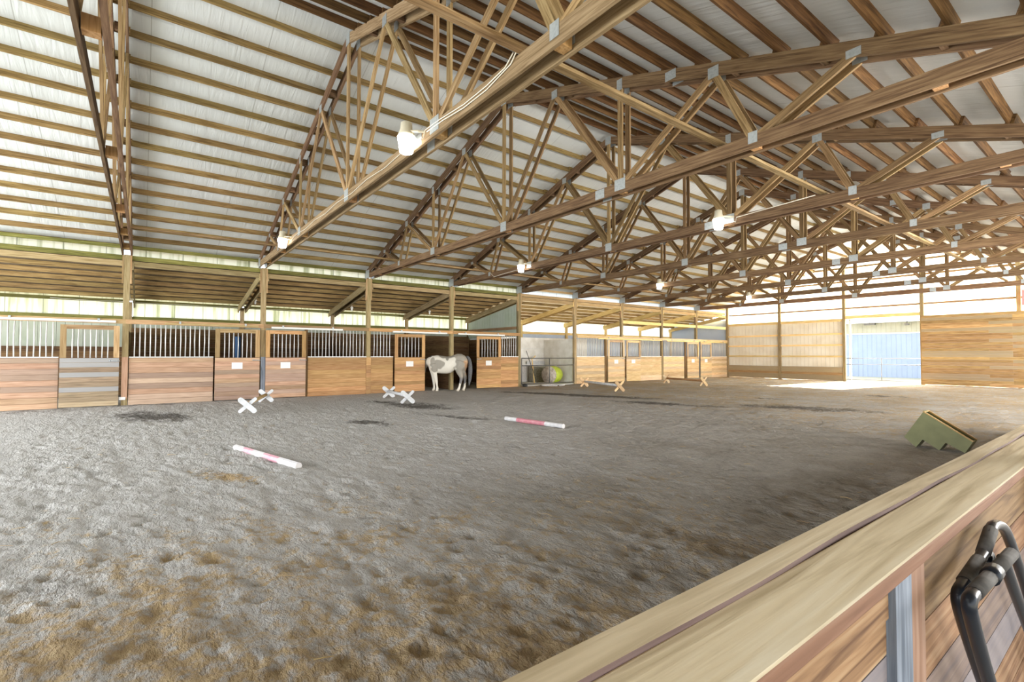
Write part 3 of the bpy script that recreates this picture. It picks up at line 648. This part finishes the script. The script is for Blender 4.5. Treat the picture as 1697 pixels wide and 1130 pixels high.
def cable(pts, label, r=.007):
    mb = MB(); mb.smooth = True; mb.tube(pts, r, 6); return tag(mb.build('cable', 'cable_white'), label, 'cable')
yc = PY(1)-.055-.102-.032
cable([(11.98, PY(1)-.33, 4.55), (12.1, yc-.06, 4.44), (12.16, yc-.01, 4.46), (12.2, yc, 4.56), (12.6, yc, 4.55), (13.2, yc, 4.50), (13.7, yc, 4.51), (14.05, yc, 4.55), (14.22, yc-.02, 4.62)], 'white cable from the nearest lamp up along the pale truss to the tie')
cable([(12.25, yc, 4.52), (12.7, yc, 4.505), (13.2, yc, 4.46), (13.7, yc, 4.465), (14.15, yc, 4.54), (14.28, yc-.02, 4.61)], 'second white cable beside the first on the pale truss')
cable([(4.42, PY(1)-.3, 4.55), (4.62, yc, 4.45), (4.9, yc, 4.5)]+[(5.2+k*.8, yc, 4.49+.02*(-1)**k) for k in range(9)]+[(12.1, yc, 4.5)], 'thin cable strung along the pale truss between its two lamps', .005)
cable([(12.42, PY(3)-.3, 4.5), (12.6, PY(3)-.132, 4.42), (12.62, PY(3)-.132, 4.52), (13.2, PY(3)-.132, 4.55), (14.2, PY(3)-.132, 4.6)], 'white cable running right from the lamp on the fourth truss', .008)
cable([(5.2, PY(3)-.3, 4.5), (4.9, PY(3)-.132, 4.45), (4.0, PY(3)-.132, 4.42), (3.3, PY(3)-.132, 4.38), (3.0, PY(3)-.132, 4.6)], 'white cable running left from the lamp on the fourth truss', .008)
cable([(-4.5, PY(-1)+1.5, 3.4)]+[(-4.5, PY(-1)+1.5+.6*k, 3.395-.012*(k % 3)) for k in range(1, 22)], 'thin cable strung above the outer strip window', .006)

# bulb sockets under the lean-to rafters
for i, (px, py) in ((1, (423, 499)), (2, (583, 511)), (3, (712, 517))):
    p = on(1, px, py, PY(i)+.25)
    t = thing('bulb_socket', tuple(p), 'small white bulb socket under the lean-to, beside the %s rafter' % ORD[i], 'lamp', 'bulb sockets under the lean-to')
    mb = MB(); mb.smooth = True; mb.lathe(p.x, p.y, [(.06, p.z), (.06, p.z+.03), (.035, p.z+.07)], 10); mb.build('base', 'white_track', t)
    mb = MB(); mb.smooth = True; mb.lathe(p.x, p.y, [(.015, p.z-.12), (.04, p.z-.08), (.03, p.z)], 10); mb.build('bulb', 'paper', t)
    mb = MB(); mb.tube([(p.x, p.y, p.z+.06), (p.x, p.y, zlean(p.x)-.01)], .012, 6); mb.build('stem', 'white_track', t)

# ------------------------------------------------------------ arena fence on the near right
t = thing('arena_fence', (17.75, 5, 0), 'plank arena fence with broad pale timber cap at the lower right', 'fence')
Ya, Yb = -3., 14.
mb = MB(); mb.box(17.712, 17.852, Ya, Yb, 1.01, 1.048, ax=1, rnd=.42); o = mb.build('cap_board', ['cap_wood', 'cap_red'], t, bevel=.006)
o.data.polygons.foreach_set('material_index', [1 if abs(p.normal.x) > .5 else 0 for p in o.data.polygons])
mb = MB()
ns = 60
for k in range(ns):
    a = Ya+(Yb-Ya)*k/ns; c = Ya+(Yb-Ya)*(k+1)/ns
w_ = lambda y: 17.712+.004*math.sin(y*2.7)+.003*math.sin(y*7.1+1)
ysn = np.linspace(Ya, Yb, 160); vs = []; fs = []; gs = []; fm = []
for y in ysn:
    for (x, z) in ((17.652, 1.01), (w_(y), 1.01), (w_(y), 1.057), (17.652, 1.057)): vs.append((x, y, z)); gs.append((y, x, z))
for k in range(len(ysn)-1):
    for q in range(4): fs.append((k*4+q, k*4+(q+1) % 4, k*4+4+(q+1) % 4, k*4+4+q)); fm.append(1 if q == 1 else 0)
mb._add(vs, fs, gs, .55); mb.mi = fm; mb.build('cap_strip', ['cap_wood', 'cap_edge_shaded'], t)
mb = MB(); z = .0
while z < 1.0: mb.box(17.66, 17.70, Ya, Yb, z, min(z+.145, 1.008)-.003, ax=1); z += .145
mb.build('planks', 'fence_boards', t)
for y, mt in ((1.36, 'grey_batten'), (1.475, 'pink_batten'), (-1.2, 'fence_boards'), (3.9, 'fence_boards'), (6.4, 'fence_boards'), (9., 'fence_boards')):
    mb = MB(); mb.box(17.702, 17.842 if mt != 'pink_batten' else 17.838, y-.055, y+.055, 0, 1.008, ax=2); mb.build('stud', mt, t)
mb = MB(); mb.box(17.702, 17.83, .2, 1.3, .93, 1.005, ax=1); mb.build('inner_rail', 'fence_boards', t)
# inner lining planks, seen on the aisle side
mb = MB(); z = .0; k = 0
while z < 1.0:
    mb.box(17.80, 17.835, 1.535, Yb, z, min(z+.142, 1.006)-.004, ax=1); mb.box(17.795, 17.825, Ya, 1.30, z, min(z+.142, 1.006)-.004, ax=1); z += .142
mb.build('lining_planks', 'fence_boards', t)
# folded tubular frame leaning on the fence
t = thing('tube_frame', (17.93, 1.9, 0), 'black bent-tube frame with grey foam sleeves leaning on the fence', 'metal frame')
def P(px, py, X): return on(0, px, py, X)
def smooth_path(pts, n=5):
    out_ = []
    for i in range(len(pts)-1):
        p0, p1, p2, p3 = pts[max(i-1, 0)], pts[i], pts[i+1], pts[min(i+2, len(pts)-1)]
        for k in range(n):
            u = k/n; out_.append(.5*((2*p1)+(p2-p0)*u+(2*p0-5*p1+4*p2-p3)*u*u+(3*p1-p0-3*p2+p3)*u**3))
    return out_+[pts[-1]]
XA, XB = 17.885, 17.93
ta = [P(1722, 1060, XA), P(1703, 985, XA), P(1687, 935, XA), P(1670, 888, XA), P(1660, 872, XA), P(1648, 870, XA), P(1641, 880, XA), P(1628, 918, XA), P(1597, 966, XA), P(1588, 985, XA), P(1592, 1015, XA), P(1612, 1080, XA), P(1632, 1140, XA)]
d = ta[-1]-ta[-2]; ta.append(ta[-1]+d*((-.015-ta[-1].z)/d.z)); d = ta[0]-ta[1]; ta.insert(0, ta[0]+d*((-.0-ta[0].z)/d.z))
mb = MB(); mb.smooth = True; mb.tube(smooth_path(ta), .0145, 12); tube_a = mb.build('outer_tube', 'tube_black', t)
tb = [P(1676, 917, XB), P(1646, 950, XB), P(1613, 984, XB), P(1606, 1000, XB), P(1610, 1025, XB), P(1626, 1085, XB), P(1642, 1140, XB)]
d = tb[-1]-tb[-2]; tb.append(tb[-1]+d*((-.015-tb[-1].z)/d.z))
mb = MB(); mb.smooth = True; mb.tube(smooth_path(tb), .0145, 12); tube_b = mb.build('inner_tube', 'tube_black', t)
tc_ = [P(1662, 925, XB-.02), P(1676, 965, XB-.02), P(1700, 1030, XB-.02)]; d = tc_[-1]-tc_[-2]; tc_.append(tc_[-1]+d*((0-tc_[-1].z)/d.z))
mb = MB(); mb.smooth = True; mb.tube(smooth_path(tc_), .0145, 12); mb.build('side_tube', 'tube_black', t)
for X_, a, c in ((XA, [(1642, 878), (1629, 917)], 0), (XA, [(1622, 928), (1598, 964)], 0), (XB, [(1676, 917), (1650, 945)], 0), (XB, [(1643, 953), (1614, 983)], 0)):
    mb = MB(); mb.smooth = True; mb.tube([P(*a[0], X_), P(*a[1], X_)], .0165, 12); mb.build('foam_sleeve', 'foam_grey', tube_a if X_ == XA else tube_b)['label'] = 'grey foam sleeve'
for X_, q in ((XA, (1631, 924)), (XB, (1645, 950))):
    p = P(*q, X_); p2 = P(q[0]-5, q[1]+7, X_); mb = MB(); mb.smooth = True; mb.tube([p-(p2-p)*.6, p2], .0205, 14); mb.build('collar', 'tube_black', t)

# ------------------------------------------------------------ things on the sand
def ground_pole(p0, p1, segs, label, pink):
    p0 = Vector(p0); p1 = Vector(p1); r = .048
    pts = [p0+(p1-p0)*s for s in segs]; pts = [Vector((p.x, p.y, r-.02)) for p in pts]
    mb = MB(); mb.smooth = False
    mb.tube(pts, r, 8, bands=[k % 2 for k in range(len(segs)-1)]); return tag(mb.build('ground_pole', ['pole_white', pink], org=pts[0]), label, 'ground pole')
a, c = on(2, 391, 741, .03), on(2, 495, 772, .03); ground_pole(a, c, [0, .17, .33, .51, .74, 1], 'faded white and pale pink ground pole lying nearest the camera', 'pole_pale_pink')
a, c = on(2, 838, 693, .03), on(2, 934, 706, .03); ground_pole(a, c, [0, .22, .71, 1], 'white ground pole with one long rose band lying mid-arena', 'pole_pink')
def cavaletti(pa, pb, label, pm, xm, h=.36, hw=.20, w=.13, pr=.05):
    """pa, pb: where the two plank crosses meet in the photograph, taken at the height of the crossing"""
    p0 = on(2, *pa, h/2+.02); p1 = on(2, *pb, h/2+.02); p0.z = p1.z = 0
    ax = (p1-p0).normalized(); sd = Vector((-ax.y, ax.x, 0)); mid = (p0+p1)/2
    t = thing('cavaletti', tuple(mid), label, 'cavaletti jump', 'low cavaletti jumps on the sand')
    for q, s in ((p0, -1), (p1, 1)):
        for k, off in ((1, 0.), (-1, -.045)):
            w = .13 if k > 0 else .085; c = q+ax*(s*off)+Vector((0, 0, h/2+.02)); d = (sd*k*hw+Vector((0, 0, h/2))); ln = d.length; d = d/ln; pn = d.cross(ax)
            ring = []
            for e in (1, -1):
                for a in np.linspace(-90, 90, 9): ring.append(c+d*(e*(ln-w/2)+e*math.cos(math.radians(a))*w/2)+pn*(e*math.sin(math.radians(a))*w/2))
            n = len(ring); vs = [v-ax*.02 for v in ring]+[v+ax*.02 for v in ring]
            mb = MB(); mb._add(vs, [tuple(range(n)), tuple(range(2*n-1, n-1, -1))]+[(i, i+n, (i+1) % n+n, (i+1) % n) for i in range(n)], [(v.x, v.y, v.z) for v in vs]); mb.build('cross_plank', xm, t)
    mb = MB(); mb.smooth = True; zz = h/2+.05
    mb.tube([p0+ax*.08+Vector((0, 0, zz)), p1-ax*.08+Vector((0, 0, zz))], pr, 10); mb.build('rail', pm, t)
cavaletti((410, 671.5), (441, 655.5), 'white-ended cavaletti with tan rail, left of the second post', 'track_wood', 'jump_white')
cavaletti((675.8, 657.7), (644, 649.5), 'grey-ended cavaletti lying just left of the horse', 'jump_white', 'jump_white')
cavaletti((1027, 640), (968, 633), 'weathered cavaletti with grey rail right of the pipe gate', 'jump_white', 'stall_pale', h=.40)
cavaletti((1166.5, 632), (1104, 627.5), 'brown railed cavaletti near the far pale stall doors', 'stall_orange', 'stall_pale', h=.42)
mb = MB(); r2 = random.Random(3)
for _ in range(260):
    x = r2.uniform(6, 17.3); y = r2.uniform(-1, 9); a = r2.uniform(0, 3.14); ln = r2.uniform(.04, .12)
    z = float(H[min(np.searchsorted(xs, x), nx-1), min(np.searchsorted(ys, y), ny-1)])+.006
    mb.tube([(x, y, z), (x+ln*.5*math.cos(a), y+ln*.5*math.sin(a), z+.006), (x+ln*math.cos(a+.2), y+ln*math.sin(a+.2), z)], .0022, 4)
tag(mb.build('loose_straw', 'track_wood'), 'scattered wisps of pale straw over the sand', 'straw', kind='stuff')
# overturned mounting block
t = thing('mounting_block', (16.0, 10.3, 0), 'overturned olive green three-step mounting block on the right of the sand', 'mounting block')
poly = [(15.84, .585), (15.585, .15), (15.735, .0), (15.825, .135), (16.03, -.005), (16.11, .125), (16.335, .0), (16.43, .185)]
mb = MB(); mb.prism(poly[::-1], 10.1, 10.13); mb.prism(poly[::-1], 10.35, 10.38)
q = poly
for (x0, z0), (x1, z1) in zip(q, q[1:]):
    mb.beam(((x0, 10.131, z0+.012)), ((x0, 10.349, z0+.012)), .01, .01)
    a = Vector((x0, 0, z0)); c = Vector((x1, 0, z1)); n_ = Vector((-(z1-z0), 0, x1-x0)).normalized()*.015
    vs = [(x0, 10.131, z0), (x1, 10.131, z1), (x1, 10.349, z1), (x0, 10.349, z0)]; vs += [(v[0]+n_.x, v[1], v[2]+n_.z) for v in vs]
    mb._add(vs, [(0, 3, 2, 1), (4, 5, 6, 7), (0, 1, 5, 4), (2, 3, 7, 6), (1, 2, 6, 5), (3, 0, 4, 7)], vs)
mb.build('shell', 'block_green', t)
mb = MB(); mb.beam((15.84, 10.365, .59), (16.43, 10.365, .19), .045, .02); mb.beam((15.84, 10.12, .588), (16.43, 10.12, .188), .045, .014); mb.beam((15.842, 10.12, .586), (15.842, 10.36, .586), .03, .015); mb.build('rim', 'block_rim', t)

# ------------------------------------------------------------ white bay with pipe gate
def pipe_gate(p0, p1, zs, ups, rad, mat, label, cat='gate'):
    p0 = Vector(p0); p1 = Vector(p1); t = thing('pipe_gate', tuple((p0+p1)/2), label, cat)
    for z in zs:
        mb = MB(); mb.smooth = True; mb.tube([p0+Vector((0, 0, z)), p1+Vector((0, 0, z))], rad, 8); mb.build('rail', mat, t)
    for u in ups:
        q = p0+(p1-p0)*u; mb = MB(); mb.smooth = True; mb.tube([q+Vector((0, 0, min(zs))), q+Vector((0, 0, max(zs)))], rad, 8); mb.build('upright', mat, t)
    return t
pipe_gate((.0, 14.25, 0), (.0, 17.66, 0), (1.32, .97, .1), (0, .51, 1), .022, 'pipe_dark', 'dark pipe gate closing the white bay')
pipe_gate((7.12, YE+.02, 0), (10.6, YE+.02, 0), (1.32, .98, .12), (0, .5, 1), .017, 'pipe_white', 'pale pipe gate across the bright far doorway')
mb = MB()
for k in range(4): mb.box(-2.56, -2.52, 14.25, 21.2, .02+.6*k, .02+.6*k+.597, ax=1)
struct(mb, 'wall_white_bay', 'white_paint', 'white painted board wall at the back of the gated bay', 'wall')
mb = MB(); mb.box(-2.5, -.1, 17.78, 17.83, 0, 2.3); struct(mb, 'partition_white_bay', 'white_paint', 'white board partition on the right of the gated bay', 'partition')
mb = MB(); mb.box(-2.4, .05, 14.3, 17.6, -.03, .03); tag(mb.build('concrete_slab', 'concrete'), 'pale concrete slab inside the gated bay', 'slab')
mb = MB(); mb.box(-2.42, -2.38, 14.6, 16.45, .04, .92); tag(mb.build('white_sheet', 'pole_white'), 'white sheet leaning at the left of the gated bay', 'panel')
mb = MB(); mb.box(-2.3, -1.95, 16.55, 17.5, .035, .93); o = tag(mb.build('stone_block', 'stone', org=(-2.1, 17, 0), bevel=.03), 'mottled grey upright block behind the pipe gate', 'block')
mb = MB(); mb.tube([(-1.0, 16.05, .03), (-2.35, 16.4, 1.7)], .018, 6); tag(mb.build('tool_handle', 'pipe_dark'), 'dark tool handle leaning on the white wall behind the gate', 'tool')
mb = MB(); mb.tube([(-1.3, 16.1, .03), (-2.1, 16.6, 1.25), (-2.3, 17.0, 1.42)], .03, 6); tag(mb.build('tool_handle', 'new_yellow'), 'curved pale wooden handle leaning on the white wall behind the gate', 'tool')
# barrel on its side
t = thing('feed_barrel', (-.9, 16.95, .43), 'round lime green barrel with whitish open end lying behind the gate', 'barrel')
c = Vector((-.75, 16.62, .46)); ax = Vector((-.30, 1, 0)).normalized()
mb = MB(); mb.smooth = True; mb.tube([c, c+ax*.12, c+ax*.45, c+ax*.75, c+ax*.8], [.43, .44, .45, .38, .22], 24); mb.build('shell', 'lime_paint', t)
mb = MB(); mb.smooth = True; mb.tube([c-ax*.03, c], .44, 24); mb.build('end_plate', 'drum_end', t)
mb = MB(); mb.box(-1.9, -1.45, 17.25, 17.75, .035, .66); tag(mb.build('plank_box', 'stall_orange'), 'brown plank box behind the lime barrel', 'box')
mb = MB(); mb.box(-2.45, -2.40, 16.5, 17.75, .98, 1.14); tag(mb.build('white_shelf', 'jump_white'), 'pale blue-white board fixed on the white wall above the brown box', 'board')
mb = MB(); mb.smooth = True; mb.tube([(.55+.42*math.cos(u), 15.75+.62*math.sin(u)*1.0, .03) for u in np.linspace(0, 6.1, 26)], .022, 6); tag(mb.build('hose_loop', 'pole_white'), 'white hose loop on the sand before the pipe gate', 'hose')
mb = MB(); mb.smooth = True; mb.lathe(.16, 14.33, [(.12, .0), (.13, .06), (.09, .12), (.03, .14)], 12); tag(mb.build('rubber_bowl', 'boot_black'), 'small black rubber bowl at the left foot of the pipe gate', 'bowl')

# ------------------------------------------------------------ horse
P0 = Vector((.52, 9.965, 0)); HT = Vector((.496, .868, 0)).normalized(); HN = Vector((HT.y, -HT.x, 0))
def hp(u, w, v): return Vector((u, w, v))
def loft(mb, secs, n=20):
    """closed body of elliptical sections (centre, half across, half tall, axis)"""
    vs = []
    for k, (c, ra, rb, tdir) in enumerate(secs):
        tdir = Vector(tdir).normalized(); side = Vector((0, 1, 0)); side = (side-tdir*side.dot(tdir)).normalized(); up = tdir.cross(side)
        if up.z < 0: up = -up
        for q in range(n):
            an = 2*math.pi*q/n; vs.append(Vector(c)+side*ra*math.cos(an)+up*rb*math.sin(an))
    m = len(secs); fs = [(i*n+k, i*n+(k+1) % n, (i+1)*n+(k+1) % n, (i+1)*n+k) for i in range(m-1) for k in range(n)]
    fs += [tuple(range(n-1, -1, -1)), tuple((m-1)*n+k for k in range(n))]
    mb._add(vs, fs, vs)
hb = MB()
tor = [(-.76, 1.24, 1.06, .07), (-.70, 1.36, .90, .15), (-.58, 1.44, .79, .215), (-.42, 1.475, .74, .245), (-.22, 1.45, .72, .27), (0, 1.425, .715, .285), (.15, 1.44, .745, .28), (.28, 1.485, .83, .265), (.42, 1.535, .93, .27), (.58, 1.53, 1.0, .265), (.72, 1.46, 1.04, .22), (.80, 1.36, 1.08, .15), (.84, 1.27, 1.13, .06)]
loft(hb, [((u, 0, (a+c)/2), w, (a-c)/2, (1, 0, 0)) for u, a, c, w in tor])
def limb(pts, rs):
    rs = [r*1.13 for r in rs]; hb.tube([Vector(p) for p in smooth_path([Vector(p) for p in pts], 4)], list(np.interp(np.linspace(0, len(rs)-1, (len(pts)-1)*4+1), range(len(rs)), rs)), 12)
limb([(-.56, .13, 1.12), (-.53, .14, .90), (-.49, .14, .70), (-.44, .14, .47), (-.405, .14, .24), (-.39, .14, .13), (-.405, .14, .06), (-.41, .14, .0)], [.15, .12, .08, .058, .036, .046, .047, .062])
limb([(-.62, -.12, 1.12), (-.60, -.13, .90), (-.575, -.13, .70), (-.55, -.13, .47), (-.53, -.13, .24), (-.525, -.13, .13), (-.55, -.13, .06), (-.56, -.13, .0)], [.15, .12, .08, .058, .036, .046, .047, .062])
limb([(.56, .12, 1.22), (.50, .14, .98), (.50, .15, .80), (.575, .15, .58), (.555, .15, .40), (.51, .15, .22), (.485, .15, .13), (.45, .15, .06), (.435, .15, 0)], [.22, .19, .12, .068, .05, .038, .047, .047, .062])
limb([(.64, -.12, 1.22), (.62, -.14, .98), (.64, -.15, .80), (.73, -.15, .60), (.735, -.15, .42), (.725, -.15, .24), (.71, -.15, .14), (.68, -.15, .06), (.67, -.15, 0)], [.22, .18, .115, .068, .05, .038, .047, .047, .062])
# neck turned into the stall, head lowered
limb([(-.55, -.02, 1.22), (-.72, -.16, 1.20), (-.88, -.36, 1.12), (-1.0, -.58, .98)], [.21, .16, .135, .115])
limb([(-1.0, -.56, 1.0), (-1.03, -.68, .86), (-1.06, -.80, .66), (-1.08, -.88, .50), (-1.08, -.90, .45)], [.11, .135, .095, .075, .055])
for s in (-1, 1): hb.tube([Vector((-1.0+.06*s, -.55, 1.06)), Vector((-1.0+.075*s, -.54, 1.14)), Vector((-1.0+.07*s, -.55, 1.2))], [.035, .03, .006], 8)
ho = hb.build('horse', 'horse_coat', org=(0, 0, 0))
md = ho.modifiers.new('remesh', 'REMESH'); md.mode = 'VOXEL'; md.voxel_size = .017
md = ho.modifiers.new('smooth', 'SMOOTH'); md.factor = .6; md.iterations = 5
dg = bpy.context.evaluated_depsgraph_get(); hm = bpy.data.meshes.new_from_object(ho.evaluated_get(dg)); hm.name = 'horse'
ho.modifiers.clear(); ho.data = hm
if not hm.materials: hm.materials.append(MATS['horse_coat'])
nv = len(hm.vertices); co = np.empty(nv*3, dtype=np.float32); hm.vertices.foreach_get('co', co); co = co.reshape(-1, 3); u, w, v = co.T
WHITE, GREY, DGREY, TAN, HOOF, PINK = [np.array(x) for x in ((.74, .70, .60), (.30, .275, .225), (.16, .153, .152), (.50, .30, .16), (.55, .48, .36), (.5, .4, .33))]
jit = .035*np.sin(23*u+9*v)+.03*np.sin(31*v-17*u+5*w)
colr = np.tile(WHITE, (nv, 1)).astype(float)
def paint(mask, c):
    k = np.clip(mask, 0, 1)[:, None]; colr[:] = colr*(1-k)+np.array(c)*k
def ell(cu, cv, ru, rv): return np.clip((1-np.sqrt(((u-cu)/ru)**2+((v-cv)/rv)**2)+jit*1.5)/.12, 0, 1)
paint(ell(-.38, 1.10, .30, .20), GREY); paint(ell(-.50, .92, .15, .14), GREY); paint(ell(-.58, 1.22, .10, .18), GREY*1.1)
paint(ell(-.02, 1.44, .34, .10), GREY*.9); paint(ell(.0, 1.36, .07, .12), GREY*.8)
paint(np.clip((u-.31+jit-.10*(v-1.2))/.06, 0, 1), GREY*1.05)
paint(np.clip((u-.70+jit)/.05, 0, 1)*np.clip((1.32-v)/.1, 0, 1)*np.clip((v-.62)/.1, 0, 1), TAN)
hind = np.clip((u-.2)/.05, 0, 1)
paint(hind*np.clip((.62-v)/.12, 0, 1), DGREY); paint(hind*np.clip((.30+jit-v)/.04, 0, 1), WHITE*1.05)
paint(np.clip((.055-v)/.02, 0, 1), HOOF); paint(np.clip((-.86-u)/.08, 0, 1), DGREY*1.1)
a = hm.attributes.new('coat', 'FLOAT_COLOR', 'POINT'); a.data.foreach_set('color', np.concatenate([colr, np.ones((nv, 1))], 1).astype(np.float32).ravel())
hm.polygons.foreach_set('use_smooth', [True]*len(hm.polygons))
ho.matrix_world = Matrix(((HT.x, HN.x, 0, P0.x), (HT.y, HN.y, 0, P0.y), (0, 0, 1, -.01), (0, 0, 0, 1)))
tag(ho, 'grey and white pinto horse standing in the stall doorway, head inside', 'horse')
mb = MB(); mb.smooth = True; mb.tube(smooth_path([Vector(p) for p in ((.79, .0, 1.40), (.87, .0, 1.36), (.93, .0, 1.18), (.95, .0, .85), (.93, .0, .5), (.90, .0, .22))], 4), list(np.interp(np.linspace(0, 5, 21), range(6), [.05, .06, .075, .09, .07, .015])), 12)
o = mb.build('tail', 'horse_hair', org=(0, 0, 0)); o.parent = ho
mb = MB()
for k in range(14):
    s = k/13; b0 = Vector((-.60-.38*s, -.03-.5*s, 1.44-.30*s-.06*s*s)); mb.tube([b0, b0+Vector((-.05, .06, -.03)), b0+Vector((-.07, .13, -.22))], [.03, .035, .008], 6)
o = mb.build('mane', 'horse_hair', org=(0, 0, 0)); o.parent = ho

# ------------------------------------------------------------ outside the far door, odds and ends
t = thing('blue_shed', (6, 44, 0), 'pale blue metal shed outside the far doorway', 'shed')
mb = MB(); mb.box(-2, 14, 44, 44.1, -.14, 3.12); mb.build('blue_wall', 'shed_blue', t)
mb = MB(); mb.box(-2, 14, 44.0, 44.1, 3.12, 3.95); mb.build('cream_band', 'shed_cream', t)
mb = MB(); mb.box(-2, 14, 43.94, 44.02, 3.08, 3.16); mb.build('flashing', 'white_track', t)
mb = MB(); mb._add([(x, y, z) for x in (-2.2, 14.2) for y, z in ((43.2, 3.95), (43.2, 4.05), (50, 5.2), (50, 5.1))], [(0, 1, 2, 3), (7, 6, 5, 4), (0, 4, 5, 1), (1, 5, 6, 2), (2, 6, 7, 3), (3, 7, 4, 0)], [(0, 0, 0)]*8); mb.build('roof', 'galvanised', t)
for px, wd in ((1441, .35), (1503, .12)):
    p = on(1, px, 537, 43.5); mb = MB(); mb.box(p.x-wd, p.x+wd, 43.4, 43.6, p.z-.08, p.z+.06); mb.tube([(p.x, 43.5, p.z), (p.x, 43.5, 3.97)], .03, 6); mb.build('outdoor_lamp', 'pipe_dark', t)
p = on(1, 1693, 480, YE-.24); q = on(1, 1697, 506, YE-.24)
mb = MB(); mb.box(p.x, p.x+.5, YE-.26, YE-.24, q.z, p.z); tag(mb.build('rose_board', 'rose_sign'), 'rose coloured board at the right edge of the far wall', 'board')
